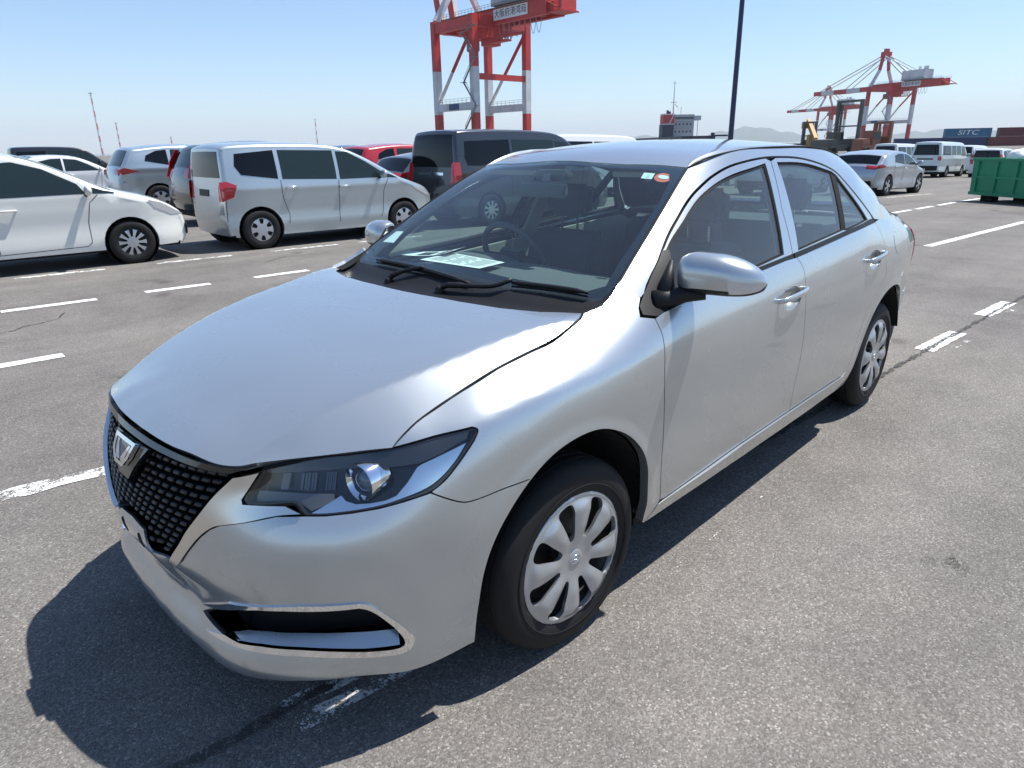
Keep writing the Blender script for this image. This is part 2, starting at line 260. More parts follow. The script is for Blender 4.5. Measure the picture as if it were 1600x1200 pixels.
# ------------------------------------------------------------------ materials
def mat(name, col, rough=.5, metal=0., coat=0., spec=.5, emit=None, alpha=None):
    m = bpy.data.materials.new(name); m.use_nodes = True; b = m.node_tree.nodes['Principled BSDF']
    b.inputs['Base Color'].default_value = (*col, 1); b.inputs['Roughness'].default_value = rough; b.inputs['Metallic'].default_value = metal
    b.inputs['Coat Weight'].default_value = coat; b.inputs['Coat Roughness'].default_value = .03; b.inputs['Specular IOR Level'].default_value = spec
    return m
def N(m, t, **k):
    n = m.node_tree.nodes.new('ShaderNode'+t)
    for a, v in k.items():
        if a in n.inputs: n.inputs[a].default_value = v
        else: setattr(n, a, v)
    return n
def L(m, a, b): m.node_tree.links.new(a, b)
def bsdf(m): return m.node_tree.nodes['Principled BSDF']
def ramp(m, fac, stops):
    n = N(m, 'ValToRGB'); e = n.color_ramp.elements
    while len(e) < len(stops): e.new(.5)
    for q, (p, c) in zip(e, stops): q.position = p; q.color = (*c, 1) if len(c) == 3 else c
    L(m, fac, n.inputs[0]); return n.outputs[0]
def noise(m, scale, detail=4, rough=.55, coord='Object', dim=None):
    tc = N(m, 'TexCoord'); n = N(m, 'TexNoise'); n.inputs['Scale'].default_value = scale; n.inputs['Detail'].default_value = detail; n.inputs['Roughness'].default_value = rough
    L(m, tc.outputs[coord], n.inputs['Vector']); return n.outputs['Fac']
def bump(m, fac, strength=.2, dist=.01):
    b = N(m, 'Bump'); b.inputs['Strength'].default_value = strength; b.inputs['Distance'].default_value = dist
    L(m, fac, b.inputs['Height']); L(m, b.outputs[0], bsdf(m).inputs['Normal'])
def metallic_paint(name, col, rough=.3, flake=.08, metal=.75):
    m = mat(name, col, rough, metal, 1.0); b = bsdf(m)
    tc = N(m, 'TexCoord'); v = N(m, 'TexVoronoi'); v.inputs['Scale'].default_value = 900; L(m, tc.outputs['Object'], v.inputs['Vector'])
    mx = N(m, 'Mix', data_type='RGBA', blend_type='MULTIPLY'); mx.inputs[0].default_value = flake
    mx.inputs[6].default_value = (*col, 1); L(m, v.outputs['Color'], mx.inputs[7]); L(m, mx.outputs[2], b.inputs['Base Color'])
    n = noise(m, 2.2, 3); mr = N(m, 'MapRange'); mr.inputs[3].default_value = rough-.03; mr.inputs[4].default_value = rough+.05
    L(m, n, mr.inputs[0]); L(m, mr.outputs[0], b.inputs['Roughness'])
    n2 = noise(m, 55, 4, .7); mr2 = N(m, 'MapRange'); mr2.inputs[1].default_value = .35; mr2.inputs[2].default_value = .75; mr2.inputs[3].default_value = .012; mr2.inputs[4].default_value = .035
    L(m, n2, mr2.inputs[0]); L(m, mr2.outputs[0], b.inputs['Coat Roughness'])
    return m
def glass(name, tint, refl=1.0, dust=.0):
    m = bpy.data.materials.new(name); m.use_nodes = True; t = m.node_tree; t.nodes.remove(t.nodes['Principled BSDF']); o = t.nodes['Material Output']
    tr = N(m, 'BsdfTransparent'); tr.inputs[0].default_value = (*tint, 1)
    gl = N(m, 'BsdfGlossy'); gl.inputs['Roughness'].default_value = .0; gl.inputs[0].default_value = (refl, refl, refl, 1)
    ge = N(m, 'NewGeometry'); dt = N(m, 'VectorMath', operation='DOT_PRODUCT'); L(m, ge.outputs['Normal'], dt.inputs[0]); L(m, ge.outputs['Incoming'], dt.inputs[1])
    ab = N(m, 'Math', operation='ABSOLUTE'); L(m, dt.outputs['Value'], ab.inputs[0]); om = N(m, 'Math', operation='SUBTRACT'); om.inputs[0].default_value = 1.0; L(m, ab.outputs[0], om.inputs[1])
    pw = N(m, 'Math', operation='POWER'); pw.inputs[1].default_value = 5.0; L(m, om.outputs[0], pw.inputs[0])
    fr = N(m, 'MapRange'); fr.inputs[3].default_value = .075; fr.inputs[4].default_value = 1.0; L(m, pw.outputs[0], fr.inputs[0])   # both faces of a thin pane
    mx = N(m, 'MixShader'); L(m, fr.outputs[0], mx.inputs[0]); L(m, tr.outputs[0], mx.inputs[1]); L(m, gl.outputs[0], mx.inputs[2])
    out = mx.outputs[0]
    if dust:
        df = N(m, 'BsdfDiffuse'); df.inputs[0].default_value = (.5, .5, .48, 1); m2 = N(m, 'MixShader')
        n = noise(m, 240, 2, .8); mr = N(m, 'MapRange'); mr.inputs[1].default_value = .45; mr.inputs[2].default_value = .8; mr.inputs[3].default_value = dust*.4; mr.inputs[4].default_value = dust*2.2
        L(m, n, mr.inputs[0]); L(m, mr.outputs[0], m2.inputs[0]); L(m, out, m2.inputs[1]); L(m, df.outputs[0], m2.inputs[2]); out = m2.outputs[0]
    L(m, out, o.inputs[0]); return m
# ------------------------------------------------------------------ objects
def link(name, me, m, parent=None):
    o = bpy.data.objects.new(name, me); C.objects.link(o)
    if m is not None: me.materials.append(m)
    if parent is not None: o.parent = parent
    return o
def mesh(name, V, F, m, parent=None, smooth=False, normals=None, angle=None):
    me = bpy.data.meshes.new(name); me.from_pydata([tuple(map(float, v)) for v in V], [], F); me.update()
    if smooth or normals is not None or angle: me.polygons.foreach_set('use_smooth', [True]*len(me.polygons))
    if angle: me.set_sharp_from_angle(angle=R_(angle))
    if normals is not None: me.normals_split_custom_set_from_vertices([tuple(n) for n in normals])
    return link(name, me, m, parent)
def from_bm(name, bm, m, parent=None, smooth=False, angle=None):
    me = bpy.data.meshes.new(name); bm.to_mesh(me); bm.free()
    if smooth or angle: me.polygons.foreach_set('use_smooth', [True]*len(me.polygons))
    if angle: me.set_sharp_from_angle(angle=R_(angle))
    return link(name, me, m, parent)
def tag(o, label, cat=None, group=None, kind=None):
    if label: o['label'] = label
    if cat: o['category'] = cat
    if group: o['group'] = group
    if kind: o['kind'] = kind
    return o
def empty(name, label=None, cat=None, group=None, loc=(0, 0, 0), rz=0):
    o = bpy.data.objects.new(name, None); C.objects.link(o); o.location = loc; o.rotation_euler = (0, 0, rz); o.empty_display_size = .1
    return tag(o, label, cat, group)
class MB:
    """collects boxes, bars, tubes, prisms into one mesh"""
    def __init__(s): s.V, s.F = [], []
    def add(s, V, F):
        k = len(s.V); s.V += [tuple(v) for v in V]; s.F += [tuple(i+k for i in f) for f in F]; return s
    def box(s, a, b):
        (x0, y0, z0), (x1, y1, z1) = a, b
        return s.add([(x0, y0, z0), (x1, y0, z0), (x1, y1, z0), (x0, y1, z0), (x0, y0, z1), (x1, y0, z1), (x1, y1, z1), (x0, y1, z1)],
                     [(0, 3, 2, 1), (4, 5, 6, 7), (0, 1, 5, 4), (1, 2, 6, 5), (2, 3, 7, 6), (3, 0, 4, 7)])
    def bar(s, a, b, w, h=None, n=4, up=(0, 0, 1), w2=None):
        """bar with n-gon section between two points (n=4: w x h rectangle)"""
        a, b = Vector(a), Vector(b); d = (b-a).normalized(); u = Vector(up)
        if abs(d.dot(u)) > .98: u = Vector((1, 0, 0))
        r = d.cross(u).normalized(); u = r.cross(d); h = h or w; w2 = w2 or w
        V = []
        for p, k in ((a, 1), (b, w2/w)):
            if n == 4: V += [p+r*(sx*w/2*k)+u*(sy*h/2*k) for sx, sy in ((-1, -1), (1, -1), (1, 1), (-1, 1))]
            else: V += [p+r*(math.cos(2*math.pi*i/n)*w/2*k)+u*(math.sin(2*math.pi*i/n)*h/2*k) for i in range(n)]
        F = [(i, (i+1) % n, n+(i+1) % n, n+i) for i in range(n)]+[tuple(range(n-1, -1, -1)), tuple(range(n, 2*n))]
        return s.add(V, F)
    def tube(s, pts, r, n=8, closed=False):
        P = [Vector(p) for p in pts]; m = len(P); V = []; u = Vector((0, 0, 1))
        for i, p in enumerate(P):
            d = (P[(i+1) % m if closed else min(i+1, m-1)]-P[(i-1) % m if closed else max(i-1, 0)]).normalized()
            if abs(d.dot(u)) > .95: u = Vector((1, 0, 0)) if abs(d.x) < .9 else Vector((0, 1, 0))
            rr = d.cross(u).normalized(); u = rr.cross(d); q = r[i] if isinstance(r, (list, tuple)) else r
            V += [p+rr*(math.cos(2*math.pi*k/n)*q)+u*(math.sin(2*math.pi*k/n)*q) for k in range(n)]
        F = [(i*n+k, i*n+(k+1) % n, ((i+1) % m)*n+(k+1) % n, ((i+1) % m)*n+k) for i in range(m if closed else m-1) for k in range(n)]
        if not closed: F += [tuple(range(n-1, -1, -1)), tuple(range((m-1)*n, m*n))]
        return s.add(V, F)
    def prism(s, poly, axis, a, b):
        """2D polygon extruded along axis from a to b (axis 1: poly is x,z)"""
        n = len(poly)
        def q(p, t): return {0: (t, p[0], p[1]), 1: (p[0], t, p[1]), 2: (p[0], p[1], t)}[axis]
        return s.add([q(p, a) for p in poly]+[q(p, b) for p in poly], [(i, (i+1) % n, n+(i+1) % n, n+i) for i in range(n)]+[tuple(range(n-1, -1, -1)), tuple(range(n, 2*n))])
    def lathe(s, prof, axis=1, c=(0, 0, 0), n=48, closed=False):
        """profile (r, t) revolved about an axis through c"""
        m = len(prof); V = []
        for i in range(n):
            a = 2*math.pi*i/n; ca, sa = math.cos(a), math.sin(a)
            for r, t in prof:
                V.append({1: (c[0]+r*ca, c[1]+t, c[2]+r*sa), 0: (c[0]+t, c[1]+r*ca, c[2]+r*sa), 2: (c[0]+r*ca, c[1]+r*sa, c[2]+t)}[axis])
        F = [(i*m+j, i*m+(j+1) % m, ((i+1) % n)*m+(j+1) % m, ((i+1) % n)*m+j) for i in range(n) for j in range(m if closed else m-1)]
        return s.add(V, F)
    def build(s, name, m, parent=None, smooth=False, angle=None, fix=True, bevel=0, seg=2):
        bm = bmesh.new()
        vs = [bm.verts.new(v) for v in s.V]
        for f in s.F:
            try: bm.faces.new([vs[i] for i in f])
            except ValueError: pass
        if fix: bmesh.ops.recalc_face_normals(bm, faces=bm.faces)
        if bevel:
            bmesh.ops.bevel(bm, geom=[e for e in bm.edges if e.is_manifold and e.calc_face_angle(0) > .5], offset=bevel, segments=seg, affect='EDGES', clamp_overlap=True)
        return from_bm(name, bm, m, parent, smooth or bool(bevel), angle or (40 if bevel else None))
def copy_tree(o, parent=None):
    c = o.copy(); C.objects.link(c); c.parent = parent
    for ch in list(o.children): copy_tree(ch, c)
    return c
# ------------------------------------------------------------------ trimmed panels on a surface
def resample(poly, sp, closed=True):
    P = np.array(poly, float); Q = np.concatenate([P, P[:1]]) if closed else P; out = []
    for a, b in zip(Q[:-1], Q[1:]):
        k = max(1, int(math.ceil(np.linalg.norm(b-a)/sp))); out += [a+(b-a)*i/k for i in range(k)]
    if not closed: out.append(Q[-1])
    return np.array(out)
def smooth_line(pts, k=8, closed=False):
    """Catmull-Rom through 2D points"""
    P = [np.array(p, float) for p in pts]; n = len(P); out = []
    rng = range(n) if closed else range(n-1)
    for i in rng:
        p1, p2 = P[i], P[(i+1) % n]; p0 = P[(i-1) % n] if closed or i > 0 else 2*p1-p2; p3 = P[(i+2) % n] if closed or i < n-2 else 2*p2-p1
        for j in range(k):
            t = j/k; out.append(.5*((2*p1)+(-p0+p2)*t+(2*p0-5*p1+4*p2-p3)*t*t+(-p0+3*p1-3*p2+p3)*t**3))
    if not closed: out.append(P[-1])
    return np.array(out)
def inside(poly, Q):
    x, y = Q[:, 0], Q[:, 1]; r = np.zeros(len(Q), bool); n = len(poly)
    for i in range(n):
        (x1, y1), (x2, y2) = poly[i], poly[(i+1) % n]
        c = ((y1 > y) != (y2 > y)); 
        if y1 != y2: r ^= c & (x < (x2-x1)*(y-y1)/(y2-y1)+x1)
    return r
def area2(p): p = np.asarray(p); q = np.roll(p, -1, 0); return (p[:, 0]*q[:, 1]-q[:, 0]*p[:, 1]).sum()
def inset(poly, d):
    """shrink a closed polygon by d (simple offset of resampled outline)"""
    P = np.array(poly, float); P = P if area2(P) > 0 else P[::-1]
    a = P-np.roll(P, 1, 0); b = np.roll(P, -1, 0)-P
    na = np.stack([-a[:, 1], a[:, 0]], 1)/np.maximum(np.linalg.norm(a, axis=1), 1e-9)[:, None]; nb = np.stack([-b[:, 1], b[:, 0]], 1)/np.maximum(np.linalg.norm(b, axis=1), 1e-9)[:, None]
    n = na+nb; l = np.maximum((n*n).sum(1), .6)[:, None]
    return P+2*n/l*d
def surf_n(fn, uv, e=1.5e-3):
    u, v = uv[:, 0], uv[:, 1]
    a = fn(u+e, v)-fn(u-e, v); b = fn(u, v+e)-fn(u, v-e); n = np.cross(a, b); n /= np.maximum(np.linalg.norm(n, axis=1), 1e-12)[:, None]; return n
def panel(name, fn, out, m, parent, sp=.02, side=-1, holes=(), off=0., flange=.012, gap=.0018, ref=(1.3, 0, .6), scale=(1, 1), dome=None, bsp=None, angle=None):
    """trimmed piece of surface fn(u,v) (half space y>0), put on the given side; off lifts it off the surface"""
    S = np.array(scale, float); f = lambda u, v: fn(np.asarray(u)/S[0], np.asarray(v)/S[1])
    P = resample(np.array(out, float)*S, bsp or sp); P = P if area2(P) > 0 else P[::-1]
    if gap: P = inset(P, gap)
    H = []
    for h in holes:
        h = resample(np.array(h, float)*S, bsp or sp); h = h if area2(h) < 0 else h[::-1]; H.append(h)
    lo, hi = P.min(0), P.max(0); g = np.stack(np.meshgrid(np.arange(lo[0]+sp/2, hi[0], sp), np.arange(lo[1]+sp/2, hi[1], sp)), -1).reshape(-1, 2)
    if len(g):
        k = inside(P, g)
        for h in H: k &= ~inside(h, g)
        g = g[k]; B = np.concatenate([P]+H)
        if len(g):
            d = np.full(len(g), 9.)
            for i in range(0, len(B), 200): d = np.minimum(d, np.sqrt(((g[:, None]-B[None, i:i+200])**2).sum(-1)).min(1))
            g = g[d > sp*.45]
    pts = np.concatenate([P]+H+[g]) if len(g) else np.concatenate([P]+H)
    ed = []; k = 0
    for l in [P]+H: n = len(l); ed += [(k+i, k+(i+1) % n) for i in range(n)]; k += n
    vo, eo, fo, ov, oe, of = geometry.delaunay_2d_cdt([Vector(p) for p in pts], ed, [], 0, 1e-7)
    uv = np.array([(v.x, v.y) for v in vo]); T = np.array([t for t in fo if len(t) == 3], int).reshape(-1, 3); ce = uv[T].mean(1)
    k = inside(P, ce)
    for h in H: k &= ~inside(h, ce)
    T = T[k]
    assert len(T), name
    X = f(uv[:, 0], uv[:, 1]); nn = surf_n(f, uv)
    c = np.array(ref); s = np.sign(((X-c)*nn).sum(1)); flip = s.sum() < 0
    if flip: nn = -nn
    if dome is not None: X = X+nn*dome(uv/S)[:, None]
    X = X+nn*off
    V = X.copy(); NN = nn.copy(); F = [tuple(int(i) for i in (t[::-1] if flip else t)) for t in T]
    # flange
    if flange:
        key = {tuple(np.round(q, 7)): i for i, q in enumerate(uv)}
        for l in [P]+H:
            idx = [key.get(tuple(np.round(np.array(Vector(q)), 7))) for q in l]
            if any(i is None for i in idx): idx = [int(np.argmin(((uv-q)**2).sum(1))) for q in l]
            n = len(idx); k0 = len(V); a = X[idx]; b = a-nn[idx]*flange
            t = np.roll(a, -1, 0)-np.roll(a, 1, 0); fl = np.cross(t, nn[idx]); fl /= np.maximum(np.linalg.norm(fl, axis=1), 1e-9)[:, None]
            if flip: fl = -fl
            V = np.concatenate([V, a, b]); NN = np.concatenate([NN, fl, fl])
            for i in range(n):
                j = (i+1) % n; q = (k0+i, k0+n+i, k0+n+j, k0+j); F.append(q[::-1] if flip else q)
    if side < 0:
        V = V*[1, -1, 1]; NN = NN*[1, -1, 1]; F = [t[::-1] for t in F]
    return mesh(name, V, F, m, parent, normals=NN)
# ================================================================== the silver sedan
PAINT = metallic_paint('silver_paint', (.52, .552, .56), .26)
bsdf(PAINT).inputs['Coat IOR'].default_value = 1.6
BLACKP = mat('black_plastic', (.010, .010, .011), .5, spec=.3)
GLOSSB = mat('gloss_black', (.006, .006, .007), .08, coat=.6)
RUBBER = mat('rubber', (.008, .008, .008), .7, spec=.25)
CHROME = mat('chrome', (.86, .87, .88), .06, 1.0)
SATIN = mat('satin_chrome', (.70, .69, .66), .22, 1.0)
DARK = mat('dark_void', (.006, .006, .006), .9)
WSGLASS = glass('windshield_glass', (.74, .90, .88), 1.0, dust=.03)
SIDEGLASS = glass('side_glass', (.60, .76, .73), 1.0, dust=.075)
LENSGLASS = glass('lamp_lens', (.93, .95, .96), .8)
FABRIC = mat('seat_fabric', (.075, .08, .085), .9)
TRIM = mat('interior_trim', (.10, .105, .11), .6)
TRIML = mat('interior_light_trim', (.42, .40, .36), .7)
PAPER = mat('paper', (.80, .81, .80), .8)
INK = mat('ink', (.03, .03, .04), .8)
REDLENS = mat('red_lens', (.35, .012, .015), .12, coat=1)
CLEARLENS = mat('clear_lens', (.62, .63, .64), .12, .4, coat=1)
COVER = mat('wheel_cover_silver', (.44, .46, .48), .33, .7, coat=.4)
bump(TRIM, noise(TRIM, 900, 2), .15, .001); bump(FABRIC, noise(FABRIC, 700, 3), .3, .001)

car = empty('sedan', 'silver four-door sedan parked in the foreground with its front to the left', 'car')
def cat(*a):
    o = []
    for s in a: o += [tuple(map(float, q)) for q in s]
    return o
def sm(l, k=6): return smooth_line(l, k)
def rev(l): return list(l)[::-1]
def mir(l): return [(-a, b) for a, b in rev(l)]
def mirv(l): return [(a, -b) for a, b in rev(l)]
SX = 1.435                                                           # perimeter s = x + SX along the flanks
seam_r = [(plan_sd(x, y)[0], z) for x, y, z in SEAM]
hedge_r = [(plan_sd(x, y)[0], z) for x, y, z in HEDGE]
lampT = TR['lamp']; vee = TR['vee']; arch_f = [tuple(q) for q in sm(TR['arch_f'], 5)]
def arc(cx, cz, rx, rz, a0, a1, n=40): return [(cx+rx*math.cos(R_(a0+(a1-a0)*i/n)), cz+rz*math.sin(R_(a0+(a1-a0)*i/n))) for i in range(n+1)]
arch_r = arc(SX+2.70-.005, .305, .41, .405, 188, -14)
doorlead = [tuple(q) for q in sm(TR['doorlead'], 4)]; bseam = [tuple(q) for q in sm(TR['bseam'], 4)]
belt = [tuple(q) for q in sm(TR['belt'], 4)]
lamp_out = cat(lampT[:2], sm(lampT[2:7], 4), sm(lampT[7:10], 4), sm(lampT[10:18], 4)[1:], lampT[18:])
# ---- front bumper
k_in = int(np.argmin([math.hypot(a-1.2246, b-.6543) for a, b in arch_f]))
bsm = [tuple(q) for q in sm(TR['bf_seam'], 4)]
half = cat([(0, .188), (.12, .188), (.25, .19), (.33, .196)], [(.45, .204), (.57, .208), (.68, .206), (.765, .204), (.845, .203), (.90, .206), (.965, .211), (1.02, .216)], arch_f[0:k_in], rev(bsm), lampT[13:18], vee[13:6:-1], [(.206, .4756), (.118, .4764), (.108, .5051), (.085, .524), (0, .529)])
fi = TR['fog_in']; fo = TR['fog']
fog_hole = cat([(.262, .323)], sm(fi[:6], 3), sm(fi[5:9], 3)[1:], fi[9:])
fogb = [tuple(q) for q in inset(resample(fog_hole, .012), -.004)]
fb = panel('front_bumper', ring, cat(half[:-1], mir(half)[:-1]), PAINT, car, .014, side=-1, holes=[fogb, mir([q for q in fogb if q[0] > .37])], flange=.03, bsp=.012)
fog_c = cat(fo[:4], sm(fo[3:10], 3)[1:], fo[10:], rev(cat(sm(fi[:6], 3), sm(fi[5:9], 3)[1:], fi[9:])))
slot = arc(0, 0, .011, .024, 0, 350, 14)
for k in (-.062, .062):
    panel('bracket_slot', ring, [(k+a, .482+b+.15*a) for a, b in slot], DARK, fb, .01, flange=.004, off=.0015, gap=0)
# ---- hood
xy = lambda l: [(q[0], q[1]) for q in l]
hh = cat(sm(xy(HEDGE)+[xy(SEAM)[-1]], 4)[:-1], sm(xy(SEAM)[::-1], 3), [(.124, .5543), (.0815, .426), (.0582, .2694), (.0444, .0815)], [(.0425, 0)])
hh2 = [(a, b) for a, b in hh]
hood_o = panel('hood', hood, cat(hh2[:-1], mirv(hh2)[:-1]), PAINT, car, .013, side=1, flange=.02, gap=.002, bsp=.012)
# ---- chrome vee, grille, emblem
GRB = mat('grille_black', (.010, .0105, .012), .35)
grl = cat([(0, .530), (.085, .526), (.106, .506), (.116, .4775), (.2067, .4765)], vee[4::-1], [(.43, .758), (.36, .757), (.24, .755), (.12, .753), (0, .752)])
grille = panel('grille', ring, cat(grl[:-1], mir(grl)[:-1]), DARK, car, .03, off=-.045, flange=-.04, gap=0)
panel('grille_trim', ring, cat([(s, z-.004) for s, z in hedge_r[:6]], [(.44, .751), (.36, .749), (.24, .747), (.12, .746), (0, .746)], mir([(.44, .751), (.36, .749), (.24, .747), (.12, .746)]), [(-s, z-.004) for s, z in hedge_r[5:0:-1]]), GLOSSB, grille, .015, off=.004, flange=.03, gap=.001)
# lattice of slanted tabs
tb = bmesh.new(); bmesh.ops.create_cube(tb, size=1)
for v in tb.verts:
    v.co.x *= .032; v.co.y *= .0175; v.co.z *= .030
    if v.co.z > 0: v.co.x *= .80; v.co.y = v.co.y*.6+.002
    v.co.x += v.co.y*.5
bmesh.ops.bevel(tb, geom=list(tb.edges), offset=.003, segments=1, affect='EDGES')
tme = bpy.data.meshes.new('grille_tab'); tb.to_mesh(tme); tb.free(); tme.materials.append(GRB)
bk = inset(resample(cat(grl[:-1], mir(grl)[:-1]), .01), .012)
row = 0; z = .484
while z < .748:
    row += 1; c_ = (row % 2)*.019; s_ = -.45+c_
    while s_ < .45:
        sl_ = z+abs(s_)*.03
        if inside(bk, np.array([(s_, sl_)]))[0] and not (abs(s_) < .075 and sl_ > .655-(.03 if abs(s_) < .04 else 0)):
            a = ring(np.array([s_]), np.array([sl_]))[0]; n_ = surf_n(ring, np.array([(s_, sl_)]))[0]; n_ = n_ if n_[0] < 0 else -n_
            t_ = ring(np.array([s_+.002]), np.array([sl_]))[0]-a; nn_ = Vector(n_*[1, -1, 1]).normalized(); tt_ = Vector(t_*[1, -1, 1]).normalized(); up_ = nn_.cross(tt_)
            if up_.z < 0: up_ = -up_
            o = bpy.data.objects.new('grille_tab', tme); C.objects.link(o); o.parent = grille
            sx_ = .82+.25*abs(s_)/.4; mt = Matrix((tt_*(1 if s_ > 0 else -1)*sx_, up_, nn_)).transposed().to_4x4()
            mt.translation = Vector(a*[1, -1, 1])-nn_*.022; o.matrix_local = mt
        s_ += .038
    z += .0205
emb = panel('emblem_base', ring, [(-.115, .742), (-.035, .650), (.035, .650), (.115, .742)], GLOSSB, car, .012, off=.010, flange=.03, gap=0)
ef = [(-.070, .741), (-.055, .705), (-.027, .681), (.027, .681), (.055, .705), (.070, .741)]
eo = panel('emblem', ring, ef, CHROME, emb, .01, holes=[[(a*.78, .712+(b-.712)*.72) for a, b in ef]], off=.024, flange=.012, gap=0)
panel('emblem_face', ring, [(a*.80, .712+(b-.712)*.74) for a, b in ef], mat('emblem_blue', (.03, .05, .08), .1, .6, coat=1), emb, .01, off=.019, flange=.004, gap=0)
panel('emblem_letter', ring, [(-.046, .730), (-.036, .730), (-.002, .694), (-.011, .690), (-.027, .692)], CHROME, emb, .01, off=.022, flange=.003, gap=0)
panel('emblem_letter', ring, [(.046, .730), (.036, .730), (.002, .694), (.011, .690), (.027, .692)], CHROME, emb, .01, off=.0225, flange=.003, gap=0)
veeo = cat(sm(vee[:6], 4), [vee[6]], sm(vee[6:15], 4)[1:], vee[15:17], [vee[17], vee[18]])
doms = lambda uv: .0*uv[:, 0]
for sd in (-1, 1):
    panel('chrome_trim', ring, veeo, SATIN, car, .010, side=sd, off=.007, flange=.018, gap=.0005, bsp=.008)
    fh_, fc_ = (fog_hole, fog_c) if sd < 0 else ([q for q in fog_hole if q[0] > .37], [q for q in fog_c if q[0] > .37])
    bz = panel('fog_bezel', ring, fc_, CHROME, car, .008, side=sd, off=.004, flange=.02, gap=0, bsp=.007)
    fr_ = panel('fog_recess', ring, fh_, DARK, car, .03, side=sd, off=-.085, flange=-.080, gap=.004)
    lo = resample(cat(fi[7:12], [(.36, .284)]), .02, closed=False); A_ = ring(lo[:, 0], lo[:, 1]+.004); n_ = surf_n(ring, lo); n_ = n_*np.sign(-n_[:, :1]); B_ = A_-n_*.034+[0, 0, .024]
    mesh('recess_shelf', [tuple(q*[1, sd, 1]) for ab in zip(A_-n_*.004, B_) for q in ab], [(2*i, 2*i+1, 2*i+3, 2*i+2) for i in range(len(lo)-1)], PAINT, fr_, smooth=True)
# ---- headlights
HOUS = mat('lamp_housing', (.012, .013, .015), .22); LIDM = mat('lamp_lid', (.016, .018, .021), .30, coat=.5); LGREY = mat('lamp_grey', (.12, .125, .13), .25, .5)
PROJ = mat('projector_glass', (.10, .16, .22), .03, .3, coat=1)
for sd in (-1, 1):
    hl = panel('headlight', ring, lamp_out, HOUS, car, .02, side=sd, off=-.052, flange=-.05, gap=.001)
    panel('lamp_lid', ring, cat(sm(lampT[2:7], 4), [(1.072, .812), (1.06, .795), (.99, .772), (.93, .757), (.86, .752), (.78, .752), (.65, .753), (.54, .752)]), LIDM, hl, .012, side=sd, off=-.006, flange=.02, gap=0)
    panel('lamp_chrome', ring, cat(sm(TR['lamp_chrome'][:9], 4), TR['lamp_chrome'][9:]), CHROME, hl, .010, side=sd, off=-.016, flange=.012, gap=0)
    panel('lamp_floor', ring, [(.49, .684), (.595, .690), (.615, .684), (.64, .672), (.70, .690), (.70, .705), (.50, .708)], LGREY, hl, .012, side=sd, off=-.026, flange=.006, gap=0)
    for k_, (s0, s1) in enumerate(((.605, .650), (.675, .703))):
        for j in range(5):
            a_, b_ = s0+(s1-s0)*j/5, s0+(s1-s0)*(j+.72)/5
            panel('reflector', ring, [(a_, .712), (b_, .712), (b_+.008, .747), (a_+.008, .747)], LGREY, hl, .03, side=sd, off=-.034-.003*(j % 2), flange=.01, gap=0)
    panel('lamp_bar', ring, [(.555, .712), (.575, .712), (.585, .747), (.565, .747)], LGREY, hl, .02, side=sd, off=-.03, flange=.008, gap=0)
    b = TR['lamp_bulb'][0]; q = ring(np.array([b[0]]), np.array([b[1]]))[0]*[1, sd, 1]; n_ = surf_n(ring, np.array([b]))[0]; n_ = n_ if n_[0] < 0 else -n_
    ax = Vector((-1, sd*.12, 0)).normalized(); q = Vector(q)+Vector((.040, -sd*.004, .000))
    rt = ax.to_track_quat('X', 'Z')
    for nm, pr, mm in (('bezel', [(.037, -.012), (.043, .016), (.047, .020), (.049, .015), (.049, -.04)], CHROME), ('projector', [(0, .018), (.012, .0165), (.022, .011), (.030, .001), (.032, -.008), (.037, -.012)], PROJ)):
        o = MB().lathe(pr, axis=0, n=32).build(nm, mm, hl, smooth=True, angle=40); o.location = q; o.rotation_mode = 'QUATERNION'; o.rotation_quaternion = rt
    panel('lens', ring, lamp_out, LENSGLASS, hl, .014, side=sd, off=.0, flange=.004, gap=.002)
    seal = panel('lamp_seal', ring, lamp_out, RUBBER, hl, .02, side=sd, off=-.004, flange=.03, gap=-.003, holes=[inset(resample(lamp_out, .01), .004)])
# ---- flanks
ft = TR['fend_top']; ak = arch_f[k_in:]
fender = cat([lampT[5], lampT[6]], sm(lampT[7:10], 3), sm(lampT[9:13], 3)[1:], bsm[1:-1], ak, [(1.8193, .245), (1.872, .300)], rev(doorlead), [ft[7], ft[6], ft[5], ft[4], ft[3], ft[2], ft[1], ft[0]], sm(seam_r[1:], 3))
db = TR['doorbot']; sb = TR['sillbot']
fdoor = cat(doorlead, db[1:3], [(2.915, .3305)], rev(bseam), rev([q for q in belt if q[0] < 2.84]))
rd = [tuple(q) for q in sm(TR['rdoor'], 3)]+[(3.685, .55), (3.655, .45), (3.635, .372), (3.61, .345), (3.57, .333)]
rdoor = cat(bseam[:-1], [(2.927, .3315), (3.2, .332)], rev(rd), rev([q for q in belt if 2.86 < q[0] < 3.86]))
sill = cat([(1.823, .246), (1.874, .3015), (1.911, .3065)], [(2.47, .3255), (2.93, .3278), (3.56, .329), (3.612, .338), (3.660, .335), (3.715, .24)], [(3.2, .226), (2.55, .230), (2.06, .239)])
Lr = PLAN.L
quarter = cat(rd, [(3.662, .337), (3.7155, .252)], arch_r[3:-2], [(4.56, .26), (4.60, .60), (4.83, .62), (4.72, .80), (4.735, .95), (4.72, 1.0), (4.6, 1.032), (4.45, 1.045), (4.3, 1.052), (4.1, 1.063), (3.98, 1.071)])
rbump = cat([(4.564, .26), (4.604, .598), (4.86, .62), (5.2, .63), (Lr, .63)], mir([(a-2*Lr, b) for a, b in []]), [(Lr, .20), (5.2, .20), (4.9, .21), (4.7, .22)])
tailo = [(4.735, .948), (4.725, .80), (4.84, .62), (5.05, .68), (5.12, .90), (4.9, .96)]
cup = lambda l: [tuple(q) for q in smooth_line(l, 4, closed=True)]
